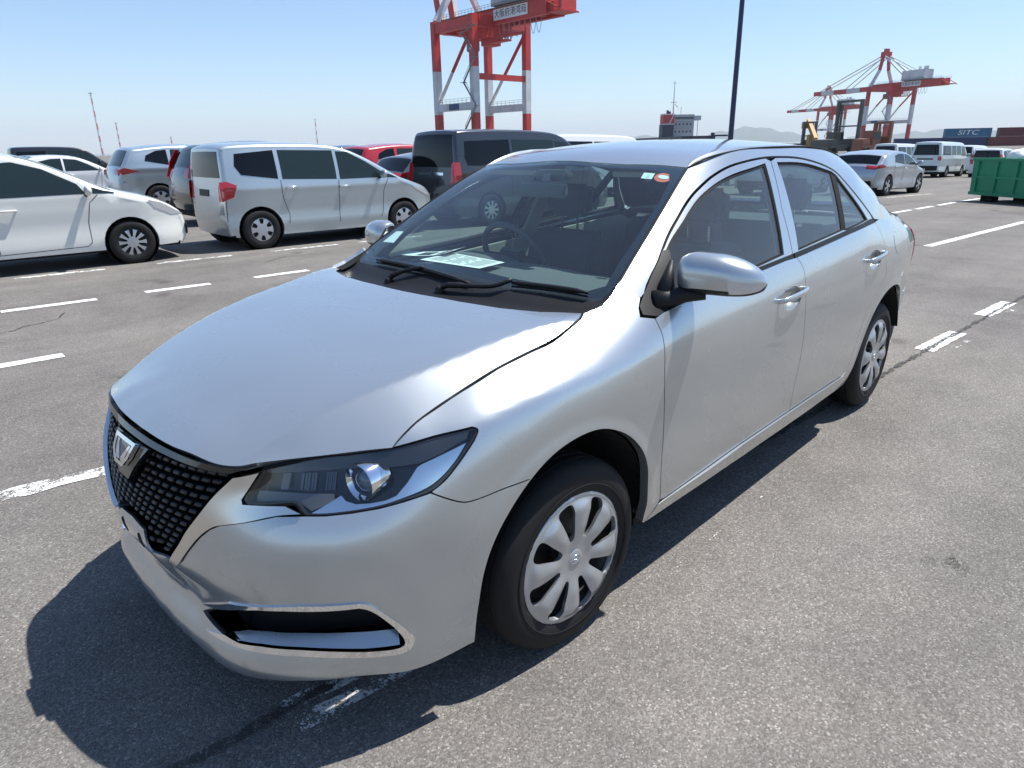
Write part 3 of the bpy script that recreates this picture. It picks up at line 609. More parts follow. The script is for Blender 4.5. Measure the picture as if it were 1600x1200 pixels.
# cup outlines as clean ellipses on the doors
cupf = arc(2.742, .872, .098, .046, 0, 351, 26); cupr = arc(3.752, .898, .098, .046, 0, 351, 26)
INNER = mat('inner_shell', (.01, .01, .01), .9)
def handle(parent, s0, z0, sd, key):
    def P(ds, dz, o):
        q = ring(np.array([s0+ds]), np.array([z0+dz]))[0]; n_ = surf_n(ring, np.array([(s0+ds, z0+dz)]))[0]; n_ = n_ if n_[1] > 0 else -n_
        return Vector((q+n_*o)*[1, sd, 1])
    pts = [P(-.118, -.006, -.004), P(-.112, -.006, .016), P(-.09, -.003, .027), P(-.04, 0, .033), (P(.03, .003, .034)), P(.085, .006, .028), P(.108, .008, .016), P(.114, .008, -.004)]
    b_ = MB(); V = []; n = 12
    P3 = [np.array(p) for p in pts]; cr = smooth_line(P3, 4)
    for i, p in enumerate(cr):
        d = cr[min(i+1, len(cr)-1)]-cr[max(i-1, 0)]; d /= np.linalg.norm(d); up = np.array([0, 0, 1.]); r = np.cross(d, up); r /= np.linalg.norm(r); u = np.cross(r, d)
        w = .0075; h = .0125*(.75+.25*math.sin(math.pi*i/(len(cr)-1)))
        V += [p+r*(w*math.cos(2*math.pi*k/n))+u*(h*math.sin(2*math.pi*k/n)) for k in range(n)]
    m_ = len(cr); F = [(i*n+k, i*n+(k+1) % n, (i+1)*n+(k+1) % n, (i+1)*n+k) for i in range(m_-1) for k in range(n)]
    b_.add(V, F).build('handle', PAINT, parent, smooth=True)
    if key:
        q = P(.118, .012, .006); o = MB().lathe([(0, .004), (.007, .004), (.009, .0)], axis=1, n=16).build('keyhole', CHROME, parent, smooth=True); o.location = q
wf = TR['wf']; gapc = [tuple(q) for q in sm(TR['gap'], 4)]; bp = TR['bp']
# windows in cab (x, z); the belt rises to the rear
wfo = cat([(.470, .985)], sm(wf[1:7], 5), sm(wf[6:9], 4)[1:], [(1.0293, 1.0174), (.75, 1.0)])
wro = cat(sm(TR['wr'][:4], 5), [(1.968, 1.0747), (1.4688, 1.0418)]); wqo = TR['wq']
def beltz(x): return float(np.interp(x+SX, [b[0] for b in belt], [b[1] for b in belt]))
fdo = cat([(.5838, 1.128)], [q for q in gapc if .60 < q[0] < 1.515], [bp[0], bp[1], bp[2]], [(1.395, 1.004), (1.0, .985), (.60, .965), (.48, .965)])
fdo = [(a+.002, b-.004) for a, b in fdo]
rdo = cat([(bp[2][0]+.004, 1.005), (bp[2][0]+.004, bp[2][1]), (bp[1][0]+.004, bp[1][1]), (bp[0][0]+.004, bp[0][1]-.004)], [(a-.003, b-.004) for a, b in gapc if 1.54 < a < 2.40], [(2.415, 1.085), (2.44, 1.06), (2.0, 1.03), (1.7, 1.015)])
cab_l = lambda x, z: cab(x, z)
for sd in (-1, 1):
    nf = panel('front_fender', ring, fender, PAINT, car, .014, side=sd, flange=.03, bsp=.012)
    d1 = panel('front_door', ring, fdoor, PAINT, car, .022, side=sd, holes=[cupf], bsp=.015)
    d2 = panel('rear_door', ring, rdoor, PAINT, car, .022, side=sd, holes=[cupr], bsp=.015)
    panel('sill', ring, sill, PAINT, car, .012, side=sd, flange=.06, bsp=.012, dome=lambda uv: .010*np.exp(-((uv[:, 1]-.318)/.014)**2))
    panel('quarter_panel', ring, quarter, PAINT, car, .02, side=sd, flange=.02, bsp=.014, gap=.0015)
    panel('fuel_flap', ring, arc(4.185, .935, .085, .062, 0, 350, 30), PAINT, car, .015, side=sd, off=.0015, flange=.004) if sd < 0 else None
    panel('rear_bumper', ring, rbump, PAINT, car, .03, side=sd, flange=.02, off=.002)
    panel('tail_light', ring, tailo, REDLENS, car, .03, side=sd, off=.006, flange=.02); panel('rear_inner', ring, [(4.58, .55), (Lr, .55), (Lr, 1.0), (5.1, .99), (4.9, .99), (4.70, 1.01), (4.58, 1.02)], PAINT, car, .04, side=sd, off=-.004, flange=0, gap=0)
    panel('rear_panel', ring, [(4.86, .63), (Lr, .64), (Lr, 1.0), (5.1, .985), (4.9, .965), (5.1, .9), (5.05, .68)], PAINT, car, .03, side=sd, flange=.01)
    for d_, c_, s0, z0, ke in ((d1, cupf, 2.742, .884, True), (d2, cupr, 3.752, .910, False)):
        panel('handle_cup', ring, c_, PAINT, d_, .008, side=sd, flange=0, gap=-.001, dome=lambda uv, s0=s0, z0=z0-.012: -.026*np.clip(1-((uv[:, 0]-s0)/.100)**2-((uv[:, 1]-z0)/.048)**2, 0, 1)**.6-.001)
        handle(d_, s0, z0, sd, ke)
    # pillars, door frames, windows
    fe = cat(rev([q for q in gapc if q[0] > .48]), [(.452, 1.040), (.425, 1.018), (.405, 1.008), (.388, 1.030), (.372, 1.042)], sm(TR['apil'], 4), [(1.6, 1.445), (1.9, 1.443), (2.2, 1.425), (2.45, 1.384), (2.7, 1.290), (2.9, 1.188), (3.05, 1.105), (3.08, 1.045), (2.95, 1.040), (2.8, 1.048), (2.65, 1.058), (2.55, 1.066)])
    panel('roof_rail', cab, fe, PAINT, car, .016, side=sd, flange=.02, bsp=.012, gap=.001)
    exp = lambda l, d: inset(resample(l, .015), -d)
    union = cat(sm(TR['wr'][:4], 5)[:-1], [(2.1028, 1.3206), (2.144, 1.3018), (2.3273, 1.0901), (2.013, 1.0707), (1.968, 1.0747), (1.4688, 1.0418)])
    panel('door_frame', cab, fdo, PAINT, d1, .016, side=sd, holes=[exp(wfo, .004)], off=-.003, flange=.018, bsp=.014)
    panel('door_frame', cab, rdo, PAINT, d2, .016, side=sd, holes=[exp(union, .004)], off=-.003, flange=.018, bsp=.014)
    panel('window_seal', cab, exp(wfo, .0055), RUBBER, d1, .02, side=sd, holes=[exp(wfo, -.004)], off=-.009, flange=.02, gap=0, bsp=.015)
    panel('window_seal', cab, exp(union, .006), RUBBER, d2, .02, side=sd, holes=[exp(wro, -.003), exp(wqo, -.003)], off=-.009, flange=.02, gap=0, bsp=.015)
    panel('window_glass', cab, wfo, SIDEGLASS, d1, .03, side=sd, off=-.012, flange=0, gap=0)
    panel('window_glass', cab, wro, SIDEGLASS, d2, .03, side=sd, off=-.012, flange=0, gap=0)
    panel('quarter_glass', cab, wqo, SIDEGLASS, d2, .03, side=sd, off=-.012, flange=0, gap=0)
    bz = [(.47, .962), (.60, .975), (1.0, .9915), (1.395, 1.010)]; bt = [(1.39, 1.031), (1.0, 1.0125), (.60, .993), (.485, .985)]
    panel('belt_moulding', cab, cat(bz, bt), BLACKP, d1, .02, side=sd, off=.005, flange=.02, gap=.001)
    bz = [(1.402, 1.0105), (1.7, 1.0275), (2.0, 1.046), (2.30, 1.060), (2.44, 1.064)]; bt = [(2.375, 1.087), (2.30, 1.082), (2.0, 1.0675), (1.7, 1.0485), (1.405, 1.0318)]
    panel('belt_moulding', cab, cat(bz, bt), BLACKP, d2, .02, side=sd, off=.005, flange=.02, gap=.001)
    panel('mirror_patch', cab, cat([(.374, .985), (.366, .962), (.412, .952), (.50, .966), (.545, 1.02), (.615, 1.126), (.584, 1.1255), (.4945, 1.0692), (.44, 1.03)]), BLACKP, car, .02, side=sd, off=.007, flange=.02, gap=.001)
    # dark shell behind the shut lines
    panel('inner_shell', ring, cat([(1.12, .70), (1.2, .80)], arch_f[k_in+8:], [(1.85, .24), (3.69, .24)], arch_r[2:-2], [(4.6, .24), (4.75, .6), (4.7, .9), (4.3, 1.0), (3.9, 1.03), (2.8, .985), (1.9, .93), (1.6, .92), (1.3, .87), (1.15, .82)]), INNER, car, .05, side=sd, off=-.03, flange=0, gap=0)
    panel('inner_rail', cab, [(.50, 1.10), (.75, 1.24), (.98, 1.34), (1.2, 1.395), (1.5, 1.415), (1.9, 1.41), (2.15, 1.385), (2.4, 1.30), (2.6, 1.2), (2.9, 1.08), (2.5, 1.08), (2.40, 1.10), (2.16, 1.315), (1.95, 1.36), (1.6, 1.385), (1.2, 1.355), (.95, 1.30), (.8, 1.235), (.6, 1.13)], INNER, car, .05, side=sd, off=-.028, flange=0, gap=0)
    # wheel housings
    for cx in (-.015, 2.70):
        V, F = [], []; n = 24
        for i in range(n+1):
            a = R_((14 if cx > 1 else -2)+(172 if cx > 1 else 176)*i/n)
            for y, r in ((.795 if cx > 1 else .79-.075*max(0, -math.cos(a))**2, .400), (.50, .392)): V.append((cx+r*math.cos(a), sd*y, .30+r*math.sin(a)))
        for i in range(n): F.append((2*i, 2*i+1, 2*i+3, 2*i+2))
        k = len(V); V.append((cx, sd*.50, .3)); F += [(k, 2*i+1, 2*i+3) for i in range(n)]
        mesh('wheel_housing', V, F, DARK, car)
# ---- roof, windscreen, back window, boot
E3 = [(.9633, .5302), (1.06, .541), (1.2, .552), (1.35, .557), (1.6, .560), (1.9, .560), (2.2, .555), (2.42, .546)]
rh = cat([(.878, 0), (.8871, .1523), (.905, .30), (.9406, .427)], sm(E3, 3), [(2.46, .36), (2.49, .18), (2.50, 0)])
panel('roof', top, cat(rh[:-1], mirv(rh)[:-1]), PAINT, car, .03, side=1, flange=.015, gap=.002, ref=(1.3, 0, .5))
we = [tuple(q) for q in sm(TR['ws_edge'], 4)]; wt = [(.9406, .427), (.905, .30), (.8871, .1523)]
wb = [(.238, .0), (.2385, .1), (.244, .3224), (.2597, .531), (.2801, .6438), (.3272, .6613)]
wh = cat(wb, we, wt, [(.878, 0)])
ws = panel('windshield', top, cat(wh[:-1], mirv(wh)[:-1]), WSGLASS, car, .04, side=1, flange=0, gap=.003, ref=(1.3, 0, .5))
wi = [(.292, .0), (.292, .25), (.302, .45), (.318, .585), (.350, .627), (.4454, .608), (.5881, .586), (.75, .556), (.8568, .526), (.905, .494), (.902, .40), (.880, .28), (.866, .15), (.858, 0)]
panel('glass_border', top, cat(wh[:-1], mirv(wh)[:-1]), GLOSSB, ws, .03, side=1, flange=0, gap=.002, off=-.004, holes=[cat(wi[:-1], mirv(wi)[:-1])], ref=(1.3, 0, .5))
bh = [(2.515, 0), (2.505, .18), (2.475, .36), (2.44, .535), (2.7, .53), (2.9, .55), (3.04, .57), (3.09, .40), (3.12, .2), (3.13, 0)]
panel('rear_window', top, cat(bh[:-1], mirv(bh)[:-1]), SIDEGLASS, car, .05, side=1, flange=0, gap=0, ref=(1.3, 0, .5))
th = [(3.13, 0), (3.12, .2), (3.09, .40), (3.05, .575), (3.2, .598), (3.4, .58), (3.53, .54), (3.555, .3), (3.57, 0)]
panel('boot_lid', top, cat(th[:-1], mirv(th)[:-1]), PAINT, car, .05, side=1, flange=.02, gap=.001, ref=(1.3, 0, .5))
for sd in (-1, 1):
    e = [(x, sd*y, float(TOP_RBF(x, y))) for x, y in [tuple(q) for q in sm(E3, 4)]]
    MB().tube([(x, y+sd*.004, z-.001) for x, y, z in e], .0035, 6).build('roof_moulding', RUBBER, car, smooth=True)
    e = [(x, sd*(y+.003), float(TOP_RBF(x, y))-.001) for x, y in we]
    MB().tube(e, .0045, 6).build('windshield_moulding', RUBBER, car, smooth=True)
    # flank strip between boot lid / back window and quarter
    es = [(2.42, .546), (2.7, .535), (2.9, .556), (3.05, .576), (3.2, .60), (3.4, .583), (3.53, .545)]
    V = []
    for x, y in es:
        V.append((x, sd*y, float(TOP_RBF(x, y))-.003))
        if x < 3.1: zz = {2.42: 1.384, 2.7: 1.285, 2.9: 1.185, 3.05: 1.10}[x]; V.append((x, sd*float(CAB_RBF(x, zz)), zz))
        else: q = ring(np.array([x+SX+.03]), np.array([1.03-.0*(x-3.1)]))[0]; V.append((q[0], sd*(q[1]), q[2]-.004))
    mesh('rear_shoulder', V, [(2*i, 2*i+1, 2*i+3, 2*i+2) for i in range(len(es)-1)], PAINT, car, smooth=True)
# cowl and wipers
V, F = [], []; ys = np.linspace(-.655, .655, 41)
hx = [q for q in hh if q[0] > .03 and q[1] >= 0]; hx = sorted([(q[1], q[0]) for q in hx]); gx = sorted([(b, a) for a, b in wb])
for y in ys:
    ay = abs(y); x0 = float(np.interp(ay, [q[0] for q in hx], [q[1] for q in hx]))-.012; z0 = float(HOOD_RBF(max(x0, -.1), y))-.016
    x1 = float(np.interp(ay, [q[0] for q in gx], [q[1] for q in gx]))+.035; z1 = float(TOP_RBF(x1, y))-.007
    for t in np.linspace(0, 1, 9):
        V.append((x0+(x1-x0)*t, y, z0+(z1-z0)*t-.024*math.sin(math.pi*min(1, t*1.25))-.010*(abs(((t*9) % 2)-1))*.5))
F = [(i*9+j, (i+1)*9+j, (i+1)*9+j+1, i*9+j+1) for i in range(40) for j in range(8)]
mesh('cowl', V, F, BLACKP, car, smooth=True)
for sd in (-1, 1):                                                   # rubber corner between fender, cowl and glass
    pr = [(.185, .655), (.232, .668), (.285, .675), (.335, .668), (.365, .661)]
    V = []
    for i, (x, y) in enumerate(pr):
        z = float(TOP_RBF(x, y)) if x > .27 else None
        zc = np.interp(x, [.185, .232, .285, .335, .365], [.984, .992, 1.010, 1.032, 1.049])
        V += [(x, sd*(y+.004), zc), (x+.01, sd*(y-.028), zc-.006)]
    mesh('corner_seal', V, [(2*i, 2*i+1, 2*i+3, 2*i+2) for i in range(4)], RUBBER, car, smooth=True)
def onglass(l, h): return [(x, -y, float(TOP_RBF(x, y))+h) for x, y in l]
for nm, bl, ar in (('a', TR['wiper_a'], TR['arm_a']), ('b', TR['wiper_b'], TR['arm_b'])):
    wp = MB().tube(onglass([tuple(q) for q in sm(bl, 4)], .022), [.004]+[.0085]*(len(bl)*4-6)+[.005]*3, 6).build('wiper', BLACKP, car, smooth=True)
    MB().tube(onglass([tuple(q) for q in sm(bl, 4)], .010), .0035, 6).build('blade_rubber', RUBBER, wp, smooth=True)
    pv = onglass(ar[:1], .0)[0]; al = onglass([tuple(q) for q in sm(ar, 4)], .032); al[0] = (al[0][0], al[0][1], al[0][2]-.012)
    MB().tube(al, [.011]*3+[.008]*(len(al)-3), 6).build('wiper_arm', BLACKP, wp, smooth=True)
    MB().lathe([(0, .03), (.012, .03), (.017, .022), (.017, -.02)], axis=2, c=(pv[0], pv[1], pv[2]), n=16).build('pivot_cap', BLACKP, wp, smooth=True)
# stickers on the glass
STW = mat('sticker_white', (.75, .80, .78), .6); STG = mat('sticker_green', (.45, .72, .60), .6); STR = mat('sticker_orange', (.72, .13, .07), .6)
s1 = panel('sticker', top, TR['stick_g'], STW, ws, .02, side=-1, off=-.005, flange=0, gap=0, ref=(1.3, 0, .5))
panel('sticker_mark', top, [(.856, .425), (.876, .42), (.879, .432), (.859, .437)], STG, s1, .02, side=-1, off=-.0035, flange=0, gap=0, ref=(1.3, 0, .5))
so_ = arc(.877, .487, .030, .034, 0, 350, 24); s2 = panel('sticker', top, so_, STR, ws, .02, side=-1, off=-.005, flange=0, gap=0, ref=(1.3, 0, .5))
panel('sticker_mark', top, arc(.877, .487, .012, .022, 0, 350, 16), STW, s2, .02, side=-1, off=-.0035, flange=0, gap=0, ref=(1.3, 0, .5))
s3 = panel('sticker', top, [(a, -b) for a, b in TR['stick_l']], STW, ws, .02, side=1, off=-.005, flange=0, gap=0, ref=(1.3, 0, .5))
# ---- door mirrors
for sd in (-1, 1):
    n, m_ = 28, 22; Vu, A = [], []
    root = None
    secs = []
    for i in range(n+1):
        w_ = i/n; y = .770+.252*w_
        e = math.sqrt(max(0, 1-max(0, (w_-.42)/.58)**2.6)); e0 = min(1, (w_/.16))**.5 if w_ < .16 else 1
        hz = (.070-.010*w_)*e*(.72+.28*e0); zc = 1.068+.012*math.sin(w_*3)-.018*w_; dx = .062*e*(.6+.4*e0); xc = .575+.06*w_*w_
        secs.append([(xc-dx*math.copysign(abs(math.cos(a))**.75, math.cos(a))*(1.15 if math.cos(a) > 0 else .55), sd*y, zc+hz*math.copysign(abs(math.sin(a))**.85, math.sin(a))*(1 if math.sin(a) > 0 else .95)) for a in [2*math.pi*k/m_ for k in range(m_)]])
    V = [p for s in secs for p in s]
    def faces(sel): return [(i*m_+k, i*m_+(k+1) % m_, (i+1)*m_+(k+1) % m_, (i+1)*m_+k) for i in range(n) for k in range(m_) if sel(i, k)]
    lowb = lambda k: 13 <= k <= 19
    sig = lambda i, k: i >= 19 and k in (19, 20, 21)
    mr = mesh('door_mirror', V, [f if sd > 0 else f[::-1] for f in faces(lambda i, k: not lowb(k) and not sig(i, k))]+[tuple(range(m_)), ], PAINT, car, smooth=True)
    mesh('mirror_base', V, [f if sd > 0 else f[::-1] for f in faces(lambda i, k: lowb(k) and not sig(i, k))], BLACKP, mr, smooth=True)
    mesh('turn_signal', V, [f if sd > 0 else f[::-1] for f in faces(lambda i, k: sig(i, k))], CLEARLENS, mr, smooth=True)
    MB().tube([(.455, sd*.735, .985), (.49, sd*.765, .995), (.53, sd*.80, 1.008), (.56, sd*.86, 1.012)], [.040, .034, .026, .018], 12).build('mirror_arm', BLACKP, mr, smooth=True)
    MB().tube([(.48, sd*.755, .99), (.50, sd*.755, 1.05), (.53, sd*.750, 1.11)], [.030, .022, .008], 10).build('mirror_stem', BLACKP, mr, smooth=True)
# ---- wheels
TYRE = mat('tyre', (.011, .011, .0115), .7, spec=.3); RIM = mat('steel_rim', (.012, .012, .012), .5, .2); DISC = mat('brake_disc', (.10, .10, .10), .4, .8)
bump(TYRE, noise(TYRE, 120, 3), .15, .002)
def cover_fn(x, z):
    x = np.asarray(x, float); z = np.asarray(z, float); r = np.hypot(x, z); t = np.arctan2(z, x)
    d = .010-.020*sstep(.045, .03, r)*0+.010*sstep(.03, .11, r)-.012*sstep(.15, .198, r)-.016*sstep(.196, .209, r)
    d = d+.006*np.cos(8*t)*sstep(.05, .11, r)*(1-sstep(.165, .185, r))
    return np.stack([x, d, z], -1)
def gap_poly(k):
    a0 = 2*math.pi*(k+.5)/8; o = []
    for r, h in ((.068, .05), (.074, .12), (.095, .15), (.13, .165), (.163, .18), (.178, .155), (.184, .08)): o.append((r, -h))
    o = o+[(r, -h) for r, h in o[::-1]]
    return [(r*math.cos(a0+h), r*math.sin(a0+h)) for r, h in smooth_line(o, 3, closed=True)]
logo = mat('logo_metal', (.75, .76, .77), .15, 1.0)
def ellipse_tube(cx, cz, rx, rz, y, rr=.0016): return MB().tube([(cx+rx*math.cos(2*math.pi*i/28), y, cz+rz*math.sin(2*math.pi*i/28)) for i in range(28)], rr, 6, closed=True)
def make_wheel(x, y, sd, steer):
    tp = [(.192, -.075), (.205, -.084), (.225, -.0905), (.245, -.0935), (.264, -.091), (.281, -.083), (.293, -.071), (.2995, -.058), (.302, -.047), (.295, -.046), (.295, -.040), (.302, -.038), (.3025, -.018), (.295, -.016), (.295, -.008), (.3025, -.006)]
    tp = tp+[(r, -t) for r, t in tp[::-1]]
    ty = MB().lathe(tp, axis=1, n=72).build('wheel', TYRE, car, smooth=True, angle=35)
    ty.location = (x, sd*y, .302); ty.rotation_euler = (0, 0, steer)
    MB().lathe([(.232, -.0935), (.2345, -.0962), (.237, -.0938)], axis=1, n=60).build('tyre_ridge', TYRE, ty, smooth=True) if sd < 0 else None
    g = sd
    MB().lathe([(0, g*.035), (.06, g*.035), (.09, g*.02), (.16, g*.012), (.185, g*.05), (.196, g*.072), (.204, g*.078)], axis=1, n=40).build('rim', RIM, ty, smooth=True, angle=40)
    MB().lathe([(0, g*.05), (.055, g*.05), (.058, g*.037)], axis=1, n=24).build('hub', DISC, ty, smooth=True, angle=40)
    cv = panel('wheel_cover', cover_fn, arc(0, 0, .2075, .2075, 0, 355, 71), COVER, ty, .009, side=sd, holes=[gap_poly(k) for k in range(8)], ref=(0, -1, 0), flange=.014, gap=0, bsp=.008)
    cv.location = (0, sd*.079, 0); cv.rotation_euler = (0, R_(8), 0); cv.scale = (1.05, 1, 1.05)
    hc = MB().lathe([(0, g*.0135), (.026, g*.0135), (.030, g*.011), (.0315, g*.006)], axis=1, n=32).build('hub_cap', COVER, ty, smooth=True, angle=40); hc.location = (0, sd*.078, 0)
    for a in (ellipse_tube(0, 0, .0185, .0125, g*.0137), ellipse_tube(0, .0, .006, .0115, g*.0139), ellipse_tube(0, .0055, .0125, .0055, g*.0141)):
        e = a.build('hub_logo', logo, ty, smooth=True); e.location = (0, sd*.078, 0); e.rotation_euler = (0, R_(-14), 0)
    for k in range(5):
        a = 2*math.pi*k/5+.3; MB().lathe([(0, g*.062), (.009, g*.06), (.010, g*.03)], axis=1, c=(.05*math.cos(a), 0, .05*math.sin(a)), n=8).build('wheel_nut', RIM, ty, smooth=True)
for sd in (-1, 1):
    make_wheel(0, .715, sd, R_(-2.7)); make_wheel(2.70, .708, sd, 0)
# ---- underside and cabin
MB().box((-.74, -.50, .19), (3.45, .50, .23)).box((.40, -.74, .205), (2.28, -.50, .235)).box((.40, .50, .205), (2.28, .74, .235)).build('floor_pan', DARK, car)
MB().box((-.80, -.34, .24), (-.76, .34, .70)).build('radiator_wall', DARK, car)
MB().box((-.62, -.47, .24), (.35, .47, .70)).build('engine_block', DARK, car)
ys = np.linspace(-.68, .68, 33); V, F = [], []
dprof = [(.30, .955), (.42, .985), (.58, .990), (.74, .982), (.84, .955), (.875, .90), (.90, .80), (.93, .70), (.90, .45)]
for y in ys:
    cl = .035*math.exp(-((y-.37)/.17)**4)+.012*math.exp(-((y)/.16)**4)
    bow = .10*(abs(y)/.68)**2.2
    for j, (x, z) in enumerate(dprof): V.append((x+bow*(1 if j < 3 else .6), y, z-(.02*(abs(y)/.68)**3 if j > 0 else .015)+(cl*(1 if j in (3, 4) else .35 if j == 2 else 0))))
n = len(dprof); F = [(i*n+j, (i+1)*n+j, (i+1)*n+j+1, i*n+j+1) for i in range(32) for j in range(n-1)]
mesh('dashboard', V, F, TRIM, car, smooth=True)
st = MB().lathe([(.182+.015*math.cos(a), .015*math.sin(a)) for a in [2*math.pi*k/10 for k in range(10)]], axis=0, n=40, closed=True).build('steering_wheel', TRIM, car, smooth=True)
st.location = (.98, .37, .955); st.rotation_euler = (0, R_(-26), 0)
MB().box((-.01, -.17, -.02), (.015, .17, .02)).box((-.025, -.07, -.07), (.02, .07, .05)).box((-.01, -.02, -.17), (.015, .02, 0)).build('wheel_spokes', TRIM, st, bevel=.01)
def seat(x, y, w, name):
    s = MB().prism([(x-.52, .30), (x-.50, .47), (x-.40, .52), (x-.05, .46), (x+.08, .30)], 1, y-w/2, y+w/2).build(name, FABRIC, car, bevel=.04, seg=3)
    MB().prism([(x-.10, .44), (x-.04, .75), (x+.02, 1.00), (x+.08, 1.07), (x+.15, 1.04), (x+.16, .95), (x+.10, .60), (x+.06, .42)], 1, y-w/2+.02, y+w/2-.02).build('backrest', FABRIC, s, bevel=.045, seg=3)
    for hy in ([y] if w < .8 else [-.36, .36]):
        hr = MB().prism([(x+.055, 1.12), (x+.05, 1.20), (x+.085, 1.275), (x+.14, 1.28), (x+.165, 1.20), (x+.15, 1.12)], 1, hy-.125, hy+.125).build('headrest', FABRIC, s, bevel=.035, seg=3)
        for k in (-.05, .05): MB().tube([(x+.11, hy+k, 1.03), (x+.105, hy+k, 1.14)], .006, 8).build('headrest_post', CHROME, s)
seat(1.28, -.365, .50, 'front_seat'); seat(1.28, .365, .50, 'front_seat'); seat(2.18, 0, 1.24, 'rear_seat')
panel('headliner', top, [(.95, -.50), (1.2, -.535), (2.3, -.54), (2.42, -.50), (2.46, 0), (2.42, .50), (2.3, .535), (1.2, .535), (.95, .50), (.90, 0)], TRIML, car, .08, side=1, off=-.028, flange=0, gap=0, ref=(1.3, 0, .5))
for sd in (-1, 1):
    MB().prism([(.50, .30), (.50, .93), (1.40, .985), (2.35, 1.035), (2.60, .90), (2.35, .30)], 1, sd*.715, sd*.735).build('door_lining', TRIML, car)
    MB().bar((1.44, sd*.745, .95), (1.535, sd*.585, 1.33), .09, .02, up=(0, 1, 0)).build('pillar_trim', TRIML, car)
    MB().box((.85, sd*.62-.04, .66), (1.40, sd*.62+.06, .72)).build('armrest', TRIM, car, bevel=.02)
    MB().prism([(.99, 1.355), (1.13, 1.375), (1.13, 1.355), (.99, 1.335)], 1, sd*.37-.19, sd*.37+.19).build('sun_visor', TRIML, car)
MB().box((2.40, -.60, 1.00), (3.05, .60, 1.02)).build('parcel_shelf', FABRIC, car)
MB().box((2.36, -.66, .3), (2.42, .66, 1.0)).build('rear_wall', FABRIC, car)
im = MB().prism([(.755, 1.262), (.745, 1.285), (.755, 1.325), (.775, 1.325), (.785, 1.285), (.775, 1.262)], 1, -.125, .125).build('inside_mirror', TRIM, car, bevel=.012); MB().bar((.77, 0, 1.30), (.80, 0, 1.352), .03, .02).build('mirror_stalk', TRIM, im)
MB().box((.80, -.09, 1.328), (.86, .09, 1.366)).build('camera_pod', TRIM, im, bevel=.012)
# papers on the dashboard
def dz(x, y): return .990+.002
pp_ = [(.664, .419), (.626, .057), (.469, .042), (.464, .401)]
pc = mesh('paper', [(x-.03, y, 1.0135+.012*(x-.46)) for x, y in pp_]+[(x-.03, y, 1.0125+.012*(x-.46)) for x, y in pp_], [(0, 1, 2, 3), (7, 6, 5, 4), (0, 4, 5, 1), (1, 5, 6, 2), (2, 6, 7, 3), (3, 7, 4, 0)], PAPER, car)
pq = np.array(pp_)
def bil(u, v): return pq[0]*(1-u)*(1-v)+pq[1]*u*(1-v)+pq[2]*u*v+pq[3]*(1-u)*v
ink = MB()
for r in range(9):
    v0 = .10+r*.09; segs = [(.06, .30), (.36, .62), (.68, .93)] if r % 3 else [(.06, .55), (.6, .93)]
    for a, b in segs:
        q = [bil(a, v0), bil(b, v0), bil(b, v0+.020), bil(a, v0+.020)]; ink.add([(x-.03, y, 1.0147+.012*(x-.46)) for x, y in q], [(0, 1, 2, 3)])
ink.build('print', INK, pc)
V = []
for i in range(9):
    t = i/8; V += [(.50+.05*t, .66-.30*t, 1.004+.028*t**3), (.60+.10*t, .70-.30*t, 1.004+.035*t**3)]
fp = mesh('paper', V, [(2*i, 2*i+1, 2*i+3, 2*i+2) for i in range(8)], PAPER, car, smooth=True)
mesh('print', [(x+.002, y, z+.0015) for x, y, z in [tuple(np.array(V[2*i])*(1-k)+np.array(V[2*i+1])*k) for i in range(3, 8) for k in (.1, .75)]], [(2*i, 2*i+1, 2*i+3, 2*i+2) for i in (0, 1, 3)], INK, fp)
# ================================================================== ground, markings, far hills
LOT = R_(-5.2); LD = Vector((math.cos(LOT), math.sin(LOT), 0)); LN = Vector((-math.sin(LOT), math.cos(LOT), 0))
ASPH = mat('asphalt', (.13, .125, .12), .88, spec=.25); m = ASPH
tc = N(m, 'TexCoord'); vo = N(m, 'TexVoronoi'); vo.inputs['Scale'].default_value = 190; L(m, tc.outputs['Object'], vo.inputs['Vector'])
vb = N(m, 'TexVoronoi'); vb.inputs['Scale'].default_value = 62; L(m, tc.outputs['Object'], vb.inputs['Vector'])
sepc = N(m, 'SeparateColor'); L(m, vo.outputs['Color'], sepc.inputs[0])
stone = ramp(m, sepc.outputs[0], [(0, (.108, .102, .094)), (.30, (.140, .129, .119)), (.62, (.172, .163, .151)), (.86, (.200, .190, .176)), (.96, (.250, .238, .222)), (1, (.33, .315, .295))])
n1 = noise(m, .35, 5, .6); n2 = noise(m, 2.6, 5, .65); n3 = noise(m, 240, 2, .6)
tone = ramp(m, n1, [(.28, (.72, .71, .70)), (.52, (1.0, 1.0, 1.0)), (.75, (1.14, 1.12, 1.09))])
tone2 = ramp(m, n2, [(.30, (.86, .86, .86)), (.62, (1.06, 1.05, 1.04))])
def mul(a, b, f=1.0):
    x = N(m, 'Mix', data_type='RGBA', blend_type='MULTIPLY'); x.inputs[0].default_value = f; L(m, a, x.inputs[6]); L(m, b, x.inputs[7]); return x.outputs[2]
colr = mul(mul(stone, tone), tone2)
mp = N(m, 'Mapping'); mp.inputs['Scale'].default_value = (.05, 1.6, 1); mp.inputs['Rotation'].default_value = (0, 0, -LOT); L(m, tc.outputs['Object'], mp.inputs['Vector'])
nb = N(m, 'TexNoise'); nb.inputs['Scale'].default_value = 1.0; nb.inputs['Detail'].default_value = 3; L(m, mp.outputs[0], nb.inputs['Vector'])
colr = mul(colr, ramp(m, nb.outputs[0], [(.35, (.90, .90, .90)), (.65, (1.06, 1.06, 1.06))]))
spots = ramp(m, noise(m, 1.1, 2, .5), [(.25, (.55, .54, .53)), (.33, (1, 1, 1))]); colr = mul(colr, spots)
L(m, colr, bsdf(m).inputs['Base Color'])
